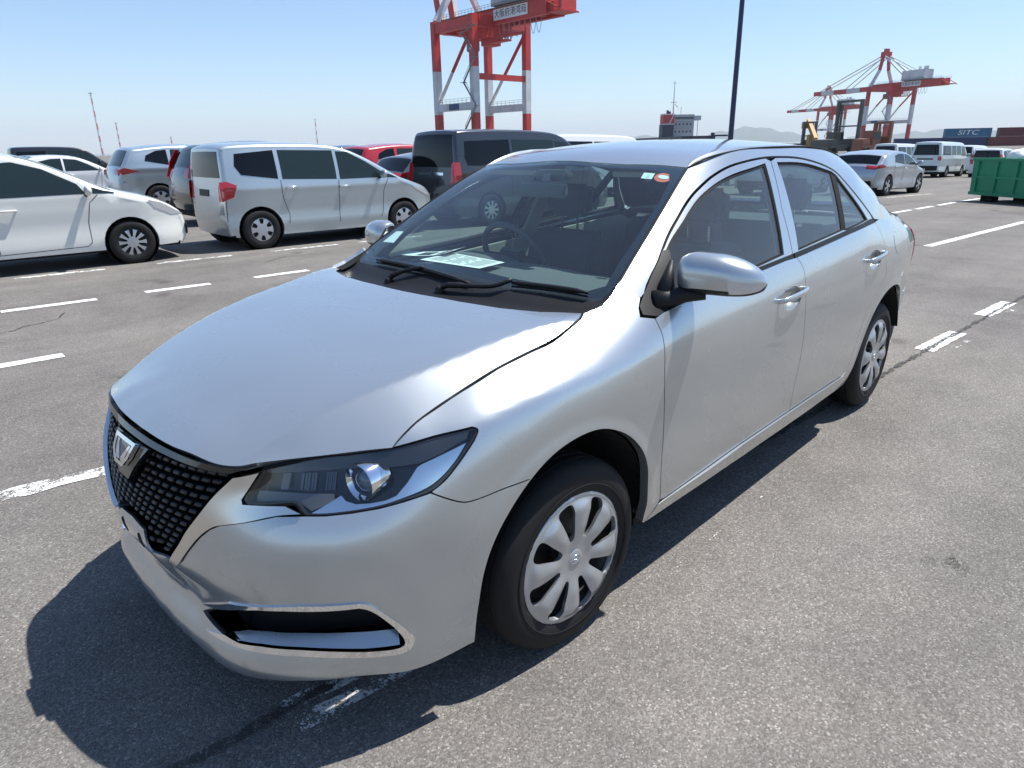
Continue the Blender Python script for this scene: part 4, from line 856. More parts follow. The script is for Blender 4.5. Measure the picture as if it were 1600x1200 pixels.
hsum = N(m, 'Math', operation='ADD'); inv = N(m, 'Math', operation='MULTIPLY'); inv.inputs[1].default_value = -1.0; L(m, vo.outputs['Distance'], inv.inputs[0]); L(m, inv.outputs[0], hsum.inputs[0]); L(m, n3, hsum.inputs[1])
bump(m, hsum.outputs[0], .5, .004)
def gz(x): return -.017*1.5*math.log1p(math.exp((x-6)/1.5)) if x < 40 else -.017*(min(x, 60)-6)  # the lot falls gently away for drainage
gxs = [-900, -60]+[i*2.0-10 for i in range(40)]+[90, 900]
gme = mesh('ground', [(x, y, gz(x)) for x in gxs for y in (-900, 900)], [(2*i, 2*i+2, 2*i+3, 2*i+1) for i in range(len(gxs)-1)], ASPH, smooth=True); gme['kind'] = 'structure'
SEA = mat('sea', (.05, .09, .11), .12); sea = mesh('sea', [(-16000, -16000, -3), (16000, -16000, -3), (16000, 16000, -3), (-16000, 16000, -3)], [(0, 1, 2, 3)], SEA); sea['kind'] = 'structure'
def worn_paint(name, cover, col=(.72, .72, .70), scale=9):
    m = bpy.data.materials.new(name); m.use_nodes = True; b = bsdf(m); o = m.node_tree.nodes['Material Output']
    b.inputs['Base Color'].default_value = (*col, 1); b.inputs['Roughness'].default_value = .8
    a1 = noise(m, scale, 5, .75); a2 = noise(m, 150, 2, .6)
    ad = N(m, 'Math', operation='ADD'); ml = N(m, 'Math', operation='MULTIPLY'); ml.inputs[1].default_value = .55; L(m, a2, ml.inputs[0]); L(m, a1, ad.inputs[0]); L(m, ml.outputs[0], ad.inputs[1])
    mr = N(m, 'MapRange'); mr.inputs[1].default_value = 1.12-cover*.62; mr.inputs[2].default_value = 1.20-cover*.62; L(m, ad.outputs[0], mr.inputs[0])
    tr = N(m, 'BsdfTransparent'); mx = N(m, 'MixShader'); L(m, mr.outputs[0], mx.inputs[0]); L(m, tr.outputs[0], mx.inputs[1]); L(m, b.outputs[0], mx.inputs[2]); L(m, mx.outputs[0], o.inputs[0]); return m
WP = worn_paint('line_paint', .85); WP2 = worn_paint('line_paint_worn', .62); WP3 = worn_paint('line_paint_faint', .40)
JOINT = worn_paint('joint_tar', .66, (.045, .043, .04), 30)
OIL = worn_paint('oil', .52, (.055, .053, .05), 4); TYM_ = worn_paint('tyre_rubber', .30, (.075, .072, .068), 5)
def ragged(a, b, w, seed, k=.05):
    """long strip from a to b with uneven edges"""
    r = random.Random(seed); a = Vector((*a, 0)); b = Vector((*b, 0)); d = (b-a); n = Vector((-d.y, d.x, 0)).normalized(); m_ = max(4, int(d.length/.06)); V = []
    for i in range(m_+1):
        p = a+d*(i/m_); V += [p+n*(w/2+r.uniform(-k, k)*w), p-n*(w/2+r.uniform(-k, k)*w)]
    return [(v.x, v.y, 0) for v in V], [(2*i, 2*i+1, 2*i+3, 2*i+2) for i in range(m_)]
def stripe(name, a, b, w, m, z, seed=0, k=.06):
    V, F = ragged(a, b, w, seed, k); o = mesh(name, [(x, y, z+gz(x)) for x, y, q in V], F, m, gme); return o
sd_ = 0
for a, b, w, mm in [((-.17, 6.30), (.66, 6.21), .13, WP), ((1.14, 6.20), (1.83, 6.12), .13, WP), ((2.36, 6.10), (3.06, 6.04), .13, WP), ((-1.6, 6.44), (-.9, 6.37), .13, WP), ((3.6, 5.99), (4.3, 5.92), .13, WP),
                    ((-.95, 4.14), (-.18, 4.08), .13, WP), ((.37, 8.44), (1.36, 8.31), .12, WP2), ((1.99, 8.25), (3.03, 8.13), .12, WP2), ((3.6, 8.05), (4.7, 7.93), .12, WP2), ((5.06, 7.88), (6.3, 7.75), .12, WP2),
                    ((-1.4, 1.76), (-.45, 1.60), .12, WP2), ((-.76, -.385), (-.52, -.42), .055, WP2), ((-.76, -.465), (-.42, -.515), .06, WP2), ((4.15, -.735), (4.88, -.80), .13, WP), ((5.66, -.82), (6.45, -.89), .13, WP), ((4.1, -.86), (4.66, -.905), .05, WP3), ((5.8, -.95), (6.15, -.98), .05, WP3),
                    ((7.2, -.96), (7.9, -1.03), .13, WP2), ((10.44, .77), (16.1, .36), .13, WP), ((16.66, 3.02), (17.95, 2.97), .13, WP), ((18.3, 2.94), (19.7, 2.90), .13, WP), ((20.15, 2.87), (21.8, 2.84), .13, WP), ((22.2, 2.82), (24.3, 2.68), .13, WP),
                    ((22.8, 5.0), (26.3, 4.45), .12, WP2), ((27.5, 4.3), (29.5, 4.0), .12, WP3), ((2.2, -.76), (3.0, -.775), .04, WP3), ((42, 7.6), (46, 7.0), .12, WP2)]:
    sd_ += 1; stripe('painted_line', a, b, w, mm, .004, sd_, .10 if mm is not WP else .05)
stripe('joint', (-1.6, -.33), (2.0, -.60), .03, JOINT, .0075, 91, .35); stripe('joint', (2.0, -.60), (9.0, -1.09), .03, JOINT, .0075, 92, .35)
stripe('scuff_line', (.55, -.835), (1.75, -.83), .010, WP3, .006, 93, .3)
def crack(pts, w, seed):
    r = random.Random(seed); V = []; P = [Vector((*p, 0)) for p in pts]; Q = []
    for a, b in zip(P[:-1], P[1:]):
        k = max(2, int((b-a).length/.12)); Q += [a+(b-a)*(i/k)+Vector((r.uniform(-.03, .03), r.uniform(-.03, .03), 0)) for i in range(k)]
    for i, p in enumerate(Q):
        d = (Q[min(i+1, len(Q)-1)]-Q[max(i-1, 0)]).normalized(); n = Vector((-d.y, d.x, 0))*w*r.uniform(.3, 1); V += [p+n, p-n]
    mesh('crack', [(v.x, v.y, .005+gz(v.x)) for v in V], [(2*i, 2*i+1, 2*i+3, 2*i+2) for i in range(len(Q)-1)], JOINT, gme)
for k_, (x_, y_, r_) in enumerate([(5.2, -2.2, .22), (3.4, -1.7, .10), (7.4, .9, .35), (1.2, -1.55, .07), (2.2, 4.3, .3), (10.5, 3.2, .5), (6.1, 5.2, .25)]):
    r0 = random.Random(k_+40); oil = [(x_+r_*(1+.25*math.sin(3*a+k_)+.12*math.sin(7*a))*math.cos(a)*1.3, y_+r_*(1+.2*math.cos(2*a+k_))*math.sin(a)) for a in [2*math.pi*i/28 for i in range(28)]]
    mesh('oil_stain', [(x, y, .0035+gz(x)) for x, y in oil], [tuple(range(28))], OIL, gme)
for k_, (a_, b_) in enumerate([((2.9, -1.9), (11, -2.6)), ((2.9, -3.3), (11, -4.1)), ((-2.5, 3.4), (7, 2.5)), ((-2.5, 5.1), (8, 4.1))]): stripe('tyre_mark', a_, b_, .17, TYM_, .0025, 300+k_, .12)
crack([(-.5, 5.2), (.1, 5.5), (.3, 5.9)], .012, 3); crack([(3.0, 7.1), (3.5, 7.4), (4.2, 7.2)], .012, 4); crack([(7, 1.6), (9, 1.2), (12, 1.3)], .015, 5)
# ================================================================== parked vehicles (local frame: nose to +x, origin on the ground at mid length)
DGLASS = mat('dark_glass', (.016, .027, .028), .02, spec=.4); PGLASS = mat('privacy_glass', (.004, .005, .006), .03, spec=.35)
LAMPC = mat('lamp_clear', (.62, .64, .66), .15, .5, coat=1); LAMPR = mat('lamp_red', (.42, .014, .020), .15, coat=1); LAMPA = mat('lamp_amber', (.6, .22, .10), .2, coat=1)
SEAMM = mat('door_gap', (.015, .015, .015), .9)
def plain_paint(name, col, metal=0., rough=.3): return mat(name, col, rough, metal, 1.0)
# two wheel cover patterns shared by all parked vehicles
def cover_mesh(kind):
    R = .2; V, F = [], []
    def fn(x, z):
        x = np.asarray(x, float); z = np.asarray(z, float); r = np.hypot(x, z)
        return np.stack([x, .012*(1-(r/.2)**2)-.012*sstep(.17, .2, r), z], -1)
    k, r0, r1, h0, h1 = {'six': (6, .09, .168, .20, .25), 'split': (10, .07, .175, .14, .17), 'ten': (9, .08, .172, .13, .20), 'five': (5, .07, .178, .34, .36)}[kind]
    hs = []
    for i in range(k):
        a0 = 2*math.pi*(i+.5)/k; hs.append([(r*math.cos(a0+h), r*math.sin(a0+h)) for r, h in ((r0, -h0), ((r0+r1)/2, -h1), (r1, -h1*.85), (r1, h1*.85), ((r0+r1)/2, h1), (r0, h0))])
    o = panel('wheel_cover', fn, [(R*math.cos(2*math.pi*i/40), R*math.sin(2*math.pi*i/40)) for i in range(40)], COVER, None, .03, side=1, holes=hs, ref=(0, -1, 0), flange=.01, gap=0)
    me = o.data; bpy.data.objects.remove(o); return me
CVM = {k: cover_mesh(k) for k in ('six', 'split', 'ten', 'five')}
_t = MB().lathe([(.19, -.08), (.225, -.09), (.27, -.088), (.292, -.075), (.30, -.055), (.30, .055), (.292, .075), (.27, .088), (.225, .09), (.19, .08), (.10, .05), (0, .045)], axis=1, n=36)
_o = _t.build('wheel', TYRE, None, smooth=True, angle=40); TYM = _o.data; bpy.data.objects.remove(_o)
def vehicle(name, label, cat_, loc, rz, S, paint, group='vehicles parked on the lot', cover='six', glassm=None, lite=False):
    loc = (loc[0], loc[1], gz(loc[0])); root = empty(name, label, cat_, group, loc, rz); root.rotation_euler = (0, (gz(loc[0]-1)-gz(loc[0]+1))/2, rz); glassm = glassm or DGLASS
    W2, Ln = S['W']/2, S['L']; P = np.array([tuple(q) for q in smooth_line(S['prof'], 8)], float)
    xf, xr = S['wheels']; wr = S.get('wr', .30); tum = S.get('tum', .26); belt_ = S['belt']; rr = S.get('r', .07); crown = S.get('crown', .03)
    x1, x0 = P[:, 0].max(), P[:, 0].min(); tf, tr_ = S.get('taper', (.20, .10))
    def fy(x, z):
        x = np.asarray(x, float); z = np.asarray(z, float); zb = np.interp(x, [b[0] for b in belt_], [b[1] for b in belt_])
        w = W2-tf*np.clip(1-(x1-x)/.75, 0, 1.2)**2-tr_*np.clip(1-(x-x0)/.6, 0, 1.2)**2
        q = (z-zb)/.05; sp = .05*np.where(q > 20, q, np.log1p(np.exp(np.clip(q, -30, 20))))
        lo = np.clip(.55-z, 0, 1); mid = .012*np.exp(-((z-zb+.13)/.05)**2)
        return w-tum*sp-.10*sp*sp-.28*lo*lo-.05*np.clip((zb-.28-z)/.3, 0, 1)*np.clip((z-.35)/.2, 0, 1)*.5+mid-.01
    side = lambda x, z: np.stack(np.broadcast_arrays(np.asarray(x, float), fy(x, z), np.asarray(z, float)), -1)
    # inward normal of the profile (goes nose-bottom -> roof -> tail-bottom)
    T = np.gradient(P, axis=0); T /= np.maximum(np.linalg.norm(T, axis=1), 1e-9)[:, None]; NI = np.stack([-T[:, 1], T[:, 0]], 1)
    if (NI[len(P)//2] @ np.array([0, -1])) < 0: NI = -NI
    cum = np.concatenate([[0], np.cumsum(np.linalg.norm(np.diff(P, axis=0), axis=1))])
    def at(u): return np.stack([np.interp(u, cum, P[:, 0]), np.interp(u, cum, P[:, 1])], -1), np.stack([np.interp(u, cum, NI[:, 0]), np.interp(u, cum, NI[:, 1])], -1)
    ins = crown+rr; E_ = P+NI*ins; hw = fy(E_[:, 0], E_[:, 1])
    V, F = [], []; tl = [0, .4, .75, 1.0]; al = [18, 36, 54, 72, 90]; row = []
    for i in range(len(P)):
        h = hw[i]-rr; line = [(h*t, crown*t*t) for t in tl]+[(h+rr*math.sin(R_(a)), crown+rr*(1-math.cos(R_(a)))) for a in al]
        line = [(-y, e) for y, e in line[:0:-1]]+line
        for y, e in line: q = P[i]+NI[i]*e; V.append((q[0], y, q[1]))
    m_ = len(line)
    F = [(i*m_+j, i*m_+j+1, (i+1)*m_+j+1, (i+1)*m_+j) for i in range(len(P)-1) for j in range(m_-1)]
    body = mesh('body', V, F, paint, root, smooth=True)
    # side skins with wheel arches
    ar = wr+.055
    def arch(cx, n=16):
        zb = S.get('sill', .22); a0 = math.asin(max(-1, min(1, (zb-wr)/ar))); return [(cx-ar*math.cos(a0+(math.pi-2*a0)*i/n), wr+ar*math.sin(a0+(math.pi-2*a0)*i/n)) for i in range(n+1)]
    bot = arch(xr)+arch(xf)
    out = [tuple(q) for q in E_]; out = out if out[0][0] > out[-1][0] else out[::-1]
    out = [q for q in out if q[1] > S.get('sill', .22)+.01]
    outline = out+[(out[-1][0]+.02, S.get('sill', .22))]+bot+[(out[0][0]-.02, S.get('sill', .22))]
    D = []
    for sd in (-1, 1):
        panel('side_panel', side, outline, paint, body, .09, side=sd, flange=.05, gap=0, ref=(0, 0, .7), bsp=.06)
        if sd > 0 and lite: continue
        for w in S['wins']:
            panel('side_window', side, w, glassm if w is not S['wins'][-1] or not S.get('priv') else PGLASS, root, .06, side=sd, off=.004, flange=.004, gap=0, ref=(0, 0, .7))
        for l_ in S.get('seams', []):
            q = np.array(l_, float); d = np.diff(q, axis=0); n_ = np.concatenate([np.stack([-d[:, 1], d[:, 0]], 1), [[-d[-1, 1], d[-1, 0]]]]); n_ /= np.linalg.norm(n_, axis=1)[:, None]
            panel('door_gap', side, [tuple(a) for a in q+n_*.004]+[tuple(a) for a in (q-n_*.004)[::-1]], SEAMM, root, .2, side=sd, off=.0025, flange=0, gap=0, ref=(0, 0, .7), bsp=.06)
        for hx_, hz_ in S.get('handles', []):
            y = float(fy(hx_, hz_)); MB().tube([(hx_-.10, sd*(y-.005), hz_), (hx_-.08, sd*(y+.028), hz_), (hx_+.06, sd*(y+.030), hz_+.004), (hx_+.09, sd*(y-.005), hz_)], .013, 8).build('handle', paint if not S.get('chromeh') else CHROME, root, smooth=True)
        for pl in S.get('head', []): panel('headlight', side, pl, LAMPC, root, .05, side=sd, off=.006, flange=.006, gap=0, ref=(0, 0, .7))
        for pl in S.get('tail', []): panel('tail_light', side, pl, LAMPR, root, .05, side=sd, off=.008, flange=.02, gap=0, ref=(0, 0, .7))
        if S.get('mirror'):
            mx, mz = S['mirror']; y = float(fy(mx, mz)); bm = bmesh.new(); bmesh.ops.create_uvsphere(bm, u_segments=14, v_segments=8, radius=1)
            for v in bm.verts: v.co = Vector((mx+v.co.x*(.055 if v.co.x > 0 else .035), sd*(y+.13+v.co.y*.115), mz+.04+v.co.z*.07))
            mo = from_bm('door_mirror', bm, paint, root, smooth=True); MB().tube([(mx, sd*(y-.03), mz-.03), (mx, sd*(y+.08), mz+.0)], .025, 8).build('mirror_arm', BLACKP, mo)
        if S.get('clad'):
            panel('cladding', side, [(xf-ar-.005, .22), (xr+ar+.005, .22), (xr+ar+.02, .34), (xf-ar-.02, .34)], BLACKP, root, .1, side=sd, off=.012, flange=.02, gap=0, ref=(0, 0, .7))
    # glass and lamps on the strip: u along the profile, v across
    _cu = np.linspace(0, cum[-1], 2000); _cp = np.stack([np.interp(_cu, cum, P[:, 0]), np.interp(_cu, cum, P[:, 1])], 1)
    us = lambda pt: float(_cu[np.argmin(((_cp-np.array(pt))**2).sum(1))])
    def strip(u, v):
        p, n = at(np.asarray(u, float)); h = np.interp(u, cum, hw-rr); e = crown*(np.asarray(v)/np.maximum(h, .1))**2; q = p+n*e[..., None]; return np.stack([q[..., 0], np.asarray(v, float), q[..., 1]], -1)
    def band(nm, a, b, ma, mm, off=.004, parent=root, lo=None):
        ua, ub = us(a), us(b); ha, hb = float(np.interp(ua, cum, hw))-rr-ma, float(np.interp(ub, cum, hw))-rr-ma
        pts = [(ua+(ub-ua)*t, -(ha+(hb-ha)*t)) for t in np.linspace(0, 1, 6)]+[(ub+(ub-ua)*.0, (hb)*t) for t in np.linspace(-.9, .9, 7)]+[(ua+(ub-ua)*t, (ha+(hb-ha)*t)) for t in np.linspace(1, 0, 6)]
        return panel(nm, strip, pts, mm, parent, .09, side=1, off=off, flange=.006, gap=0, ref=(0, 0, .6))
    if S.get('ws'): band('windshield', *S['ws'], S.get('wsm', .03), DGLASS)
    if S.get('bl'): band('rear_window', *S['bl'], S.get('blm', .06), PGLASS if S.get('priv') else glassm)
    for nm, u0, u1, v0, v1, mm in S.get('patches', []):
        ua, ub = us(u0), us(u1)
        for sg in ((-1, 1) if v0 > 0 else (1,)):
            panel(nm, strip, [(ua, sg*v0), (ua, sg*v1), (ub, sg*v1), (ub, sg*v0)], mm, root, .08, side=1, off=.007, flange=.012, gap=0, ref=(0, 0, .6))
    # floor and wheel wells
    MB().box((x0+.15, -W2+.28, .18), (x1-.15, W2-.28, .45)).box((xr+ar, -W2+.07, .19), (xf-ar, W2-.07, .5)).build('underbody', DARK, root)
    for cx in (xf, xr):
        for sd in (-1, 1):
            wo = bpy.data.objects.new('wheel', TYM); C.objects.link(wo); wo.parent = root; k = wr/.30; wo.location = (cx, sd*(W2-.115), wr); wo.scale = (k, sd, k)
            co = bpy.data.objects.new('wheel_cover', CVM[cover]); C.objects.link(co); co.parent = wo; co.location = (0, .074, 0); co.scale = (S.get('ck', 1.0), 1, S.get('ck', 1.0))
            if S.get('cvm') : co.data = S['cvm']
    for cx in (xf, xr):
        for sd in (-1, 1): MB().lathe([(ar-.01, 0), (ar-.01, -sd*.24), (0, -sd*.24)], axis=1, c=(cx, sd*(W2-.06), wr), n=20).build('wheel_housing', DARK, root)
    return root
HATCH = dict(ck=1.08, L=3.96, W=1.695, wheels=(1.147, -1.383), wr=.292, r=.075, tum=.30, taper=(.24, .12), crown=.04,
    prof=[(1.88, .19), (1.965, .34), (1.955, .55), (1.88, .70), (1.62, .855), (1.18, .985), (.95, 1.055), (.62, 1.225), (.28, 1.39), (.02, 1.475), (-.4, 1.523), (-.9, 1.515), (-1.4, 1.465), (-1.68, 1.38), (-1.84, 1.12), (-1.945, .86), (-1.975, .55), (-1.93, .24)],
    belt=[(1.9, .80), (1.0, .905), (.0, .935), (-1.0, .98), (-1.9, 1.03)],
    wins=[[(.70, .965), (-.32, .955), (-.32, 1.36), (-.02, 1.375), (.28, 1.285), (.62, 1.09)], [(1.10, .952), (.78, .962), (.735, 1.055), (.92, .995)], [(-.37, .96), (-1.14, .995), (-1.10, 1.34), (-.6, 1.375), (-.37, 1.365)], [(-1.19, 1.0), (-1.42, 1.10), (-1.30, 1.27), (-1.16, 1.31)]],
    seams=[[(.83, .95), (.72, .85), (.665, .6), (.66, .34), (.60, .29), (-.35, .27)], [(-.345, .95), (-.37, .6), (-.36, .27)], [(-.36, .27), (-1.0, .285), (-1.12, .55), (-1.17, .75), (-1.2, .98)]], handles=[(-.18, .80), (-1.0, .845)], mirror=(.70, .97),
    head=[[(1.90, .62), (1.60, .80), (1.42, .85), (1.50, .74), (1.72, .63)]], tail=[[(-1.78, .80), (-1.95, .80), (-1.9, 1.10), (-1.80, 1.15)]], ws=((1.02, 1.03), (.05, 1.465)), bl=((-1.70, 1.36), (-1.90, .98)), patches=[('grille', (1.90, .66), (1.97, .48), .001, .5, BLACKP), ('fog_lamp', (1.96, .50), (1.955, .32), .55, .68, BLACKP)])
MPV = dict(L=4.0, W=1.695, wheels=(1.33, -1.27), wr=.298, r=.07, tum=.24, taper=(.24, .08), crown=.035,
    prof=[(2.033, .17), (2.088, .30), (2.085, .52), (2.044, .70), (1.860, .85), (1.520, .965), (1.280, 1.045), (0.950, 1.22), (0.600, 1.40), (0.300, 1.515), (-0.100, 1.58), (-0.800, 1.60), (-1.475, 1.585), (-1.710, 1.545), (-1.760, 1.42), (-1.791, 1.05), (-1.816, .72), (-1.822, .45), (-1.785, .22)],
    belt=[(2.055, .82), (1.200, .955), (0.200, .985), (-1.000, 1.02), (-1.785, 1.07)], chromeh=True,
    wins=[[(0.850, 1.01), (0.120, 1.005), (0.120, 1.44), (0.320, 1.43), (0.620, 1.28), (0.900, 1.11)], [(1.220, .995), (0.930, 1.01), (0.960, 1.08), (1.100, 1.045)], [(0.060, 1.01), (-0.860, 1.04), (-0.860, 1.47), (0.060, 1.455)], [(-0.930, 1.045), (-1.487, 1.12), (-1.561, 1.25), (-1.524, 1.42), (-0.930, 1.47)]],
    seams=[[(1.030, 1.0), (0.930, .80), (0.900, .45), (0.860, .36)], [(0.090, 1.0), (0.075, .6), (0.060, .33)], [(-0.900, 1.03), (-0.880, .75), (-0.800, .5), (-0.820, .36)], [(-1.741, 1.02), (-1.760, .45)]], handles=[(0.200, .895), (-0.720, .915)], mirror=(0.860, 1.03), tail=[[(-1.636, .80), (-1.809, .74), (-1.800, 1.02), (-1.710, 1.03), (-1.574, .97)]],
    head=[[(2.038, .66), (1.680, .80), (1.480, .87), (1.620, .78), (1.900, .66)]], ws=((1.320, 1.03), (0.340, 1.50)), bl=((-1.747, 1.46), (-1.785, 1.08)), blm=.05, priv=True, ck=1.02, sill=.20,
    patches=[('tail_light', (-1.797, .98), (-1.812, .74), .60, .74, LAMPR), ('grille', (2.055, .66), (2.085, .50), .001, .5, BLACKP), ('number_plate', (-1.791, .90), (-1.803, .80), .001, .22, BLACKP)])
BOXVAN = dict(L=4.6, W=1.70, wheels=(1.45, -1.37), wr=.31, r=.06, tum=.15, taper=(.18, .05), crown=.03,
    prof=[(2.20, .20), (2.29, .40), (2.27, .70), (2.18, .86), (1.86, 1.0), (1.62, 1.08), (1.25, 1.34), (.90, 1.62), (.55, 1.78), (.0, 1.84), (-1.0, 1.85), (-1.95, 1.82), (-2.14, 1.76), (-2.20, 1.55), (-2.24, 1.10), (-2.28, .75), (-2.29, .42), (-2.22, .24)],
    belt=[(2.2, .85), (1.4, 1.05), (0, 1.09), (-2.2, 1.12)],
    wins=[[(1.20, 1.12), (.42, 1.12), (.42, 1.62), (.75, 1.60), (1.0, 1.42)], [(.36, 1.12), (-.78, 1.13), (-.78, 1.64), (.36, 1.64)], [(-.86, 1.14), (-1.94, 1.16), (-2.0, 1.30), (-1.96, 1.60), (-.86, 1.64)]],
    seams=[[(.39, 1.1), (.39, .34)], [(-.82, 1.1), (-.84, .75), (-.80, .4)], [(1.25, 1.08), (1.18, .7), (1.1, .4)], [(-.95, 1.02), (-1.9, 1.03)]], handles=[(.5, .98), (.2, .98)], mirror=(1.22, 1.12),
    head=[[(2.2, .72), (1.85, .92), (1.75, .92), (1.95, .72)]], tail=[[(-2.10, .80), (-2.27, .78), (-2.235, 1.22), (-2.12, 1.22)]], ws=((1.66, 1.06), (.80, 1.68)), bl=((-2.15, 1.72), (-2.235, 1.13)), blm=.04, priv=True, sill=.20,
    patches=[('tail_light', (-2.235, 1.20), (-2.275, .82), .66, .78, LAMPR), ('tailgate_strip', (-2.25, 1.03), (-2.255, .98), .001, .42, CHROME), ('plate_recess', (-2.26, .92), (-2.275, .78), .001, .30, BLACKP)])
SUV = dict(L=4.54, W=1.82, wheels=(1.35, -1.30), wr=.345, r=.09, tum=.30, taper=(.26, .18), crown=.05, clad=True,
    prof=[(2.12, .26), (2.25, .45), (2.25, .75), (2.16, .93), (1.72, 1.05), (1.30, 1.12), (.90, 1.32), (.50, 1.52), (.15, 1.63), (-.4, 1.69), (-1.0, 1.68), (-1.6, 1.62), (-1.86, 1.56), (-2.06, 1.25), (-2.18, 1.05), (-2.24, .80), (-2.25, .50), (-2.15, .30)],
    belt=[(2.1, .92), (1.2, 1.05), (0, 1.09), (-1.2, 1.16), (-2.1, 1.22)],
    wins=[[(.92, 1.11), (-.05, 1.11), (-.05, 1.53), (.25, 1.50), (.58, 1.35)], [(-.11, 1.12), (-.95, 1.16), (-.90, 1.54), (-.11, 1.54)], [(-1.0, 1.17), (-1.55, 1.27), (-1.50, 1.40), (-1.25, 1.51), (-1.0, 1.54)]],
    seams=[[(.95, 1.1), (.86, .8), (.84, .4)], [(-.08, 1.1), (-.10, .4)], [(-.97, 1.14), (-.9, .8), (-.82, .5)]], handles=[(.05, .98), (-.80, 1.02)], mirror=(.90, 1.12),
    head=[[(2.15, .80), (1.75, .95), (1.62, .98), (1.8, .86)]], tail=[[(-1.72, 1.03), (-2.17, .93), (-2.16, 1.06), (-2.02, 1.12)]], ws=((1.34, 1.10), (.20, 1.61)), bl=((-1.88, 1.53), (-2.11, 1.16)), blm=.05, priv=True, sill=.28,
    patches=[('tail_light', (-2.14, 1.12), (-2.205, .96), .42, .72, LAMPR)])
SEDAN = dict(L=4.5, W=1.72, wheels=(1.36, -1.30), wr=.305, r=.08, tum=.30, taper=(.24, .16), crown=.04,
    prof=[(2.14, .2), (2.235, .36), (2.22, .58), (2.10, .72), (1.7, .86), (1.2, .96), (.80, 1.16), (.45, 1.33), (.1, 1.425), (-.5, 1.455), (-1.0, 1.40), (-1.35, 1.22), (-1.62, 1.05), (-1.95, 1.02), (-2.17, .98), (-2.22, .7), (-2.22, .45), (-2.14, .25)],
    belt=[(2.1, .8), (1.1, .91), (0, .94), (-1.2, 1.0), (-2.1, 1.02)],
    wins=[[(.82, .965), (-.15, .955), (-.15, 1.33), (.2, 1.30), (.5, 1.16)], [(-.21, .96), (-1.0, 1.0), (-.85, 1.25), (-.5, 1.33), (-.21, 1.34)], [(-1.04, 1.0), (-1.28, 1.03), (-.93, 1.22)]],
    seams=[[(.85, .95), (.76, .3)], [(-.18, .95), (-.2, .3)], [(-1.0, .98), (-.9, .6), (-.8, .4)]], handles=[(-.02, .84), (-.85, .88)], mirror=(.80, .97), head=[[(2.1, .62), (1.7, .78), (1.6, .8), (1.75, .68)]], tail=[[(-1.9, .82), (-2.2, .78), (-2.17, .95), (-2.0, .97)]], ws=((1.2, .96), (.12, 1.42)), bl=((-.95, 1.41), (-1.60, 1.06)), patches=[('tail_light', (-2.18, .95), (-2.215, .80), .45, .7, LAMPR)])
CVAN = dict(L=4.70, W=1.69, wheels=(1.55, -1.0), wr=.31, r=.08, tum=.13, taper=(.12, .05), crown=.04,
    prof=[(2.26, .25), (2.34, .45), (2.33, .75), (2.25, .98), (2.05, 1.16), (1.75, 1.55), (1.45, 1.86), (1.1, 1.95), (.2, 1.98), (-1.5, 1.98), (-2.15, 1.95), (-2.25, 1.85), (-2.30, 1.35), (-2.33, .9), (-2.34, .5), (-2.28, .32)],
    belt=[(2.3, 1.0), (0, 1.18), (-2.3, 1.2)],
    wins=[[(1.72, 1.22), (.92, 1.22), (.92, 1.72), (1.42, 1.72)], [(.84, 1.24), (.10, 1.24), (.10, 1.74), (.84, 1.74)], [(.04, 1.24), (-.70, 1.24), (-.70, 1.74), (.04, 1.74)], [(-.78, 1.24), (-2.08, 1.25), (-2.04, 1.74), (-.78, 1.74)]],
    seams=[[(.88, 1.2), (.88, .4)], [(-.32, 1.2), (-.32, .4)], [(1.85, 1.1), (1.9, .5)]], handles=[(.98, 1.03), (.7, 1.03)], mirror=(1.72, 1.2), tail=[[(-2.22, .95), (-2.33, .92), (-2.31, 1.16), (-2.23, 1.16)]], head=[[(2.3, .75), (2.05, .95), (1.95, .95), (2.05, .75)]],
    ws=((2.06, 1.14), (1.5, 1.80)), bl=((-2.255, 1.80), (-2.31, 1.24)), blm=.05, priv=True, sill=.32,
    patches=[('tail_light', (-2.31, 1.16), (-2.325, .95), .64, .76, LAMPR), ('number_plate_recess', (-2.322, 1.06), (-2.325, .99), .001, .42, BLACKP), ('rear_bumper', (-2.335, .66), (-2.31, .40), .001, .70, BLACKP)])
SPORTH = dict(L=4.40, W=1.77, wheels=(1.36, -1.31), wr=.325, r=.09, tum=.34, taper=(.26, .20), crown=.06, ck=1.1,
    prof=[(2.08, .2), (2.19, .38), (2.17, .60), (2.05, .74), (1.6, .88), (1.05, 1.0), (.65, 1.2), (.3, 1.35), (-.05, 1.435), (-.6, 1.46), (-1.1, 1.43), (-1.55, 1.36), (-1.75, 1.31), (-1.93, 1.13), (-2.06, 1.0), (-2.13, .92), (-2.19, .7), (-2.19, .5), (-2.08, .25)],
    belt=[(2.1, .82), (1.0, .93), (0, .97), (-1.2, 1.06), (-2.1, 1.08)],
    wins=[[(.72, .99), (-.22, .985), (-.22, 1.33), (.05, 1.32), (.38, 1.18)], [(-.28, .99), (-1.05, 1.06), (-1.0, 1.27), (-.6, 1.34), (-.28, 1.34)]],
    seams=[[(.78, .97), (.70, .3)], [(-.25, .98), (-.28, .3)], [(-1.08, 1.04), (-.95, .65), (-.85, .45)]], handles=[(-.1, .86), (-.92, .92)], mirror=(.72, 1.0), head=[[(2.05, .65), (1.6, .82), (1.5, .84), (1.7, .72)]], tail=[[(-1.70, .92), (-2.12, .86), (-2.08, .97), (-1.9, 1.0)]], ws=((1.08, .99), (0, 1.42)), bl=((-1.76, 1.29), (-2.03, 1.03)), blm=.06, priv=True,
    patches=[('tail_light', (-2.07, .985), (-2.15, .86), .40, .72, LAMPR), ('lower_bumper', (-2.18, .48), (-2.10, .26), .001, .62, BLACKP)])
def lotp(x, y): return (x, y, 0)
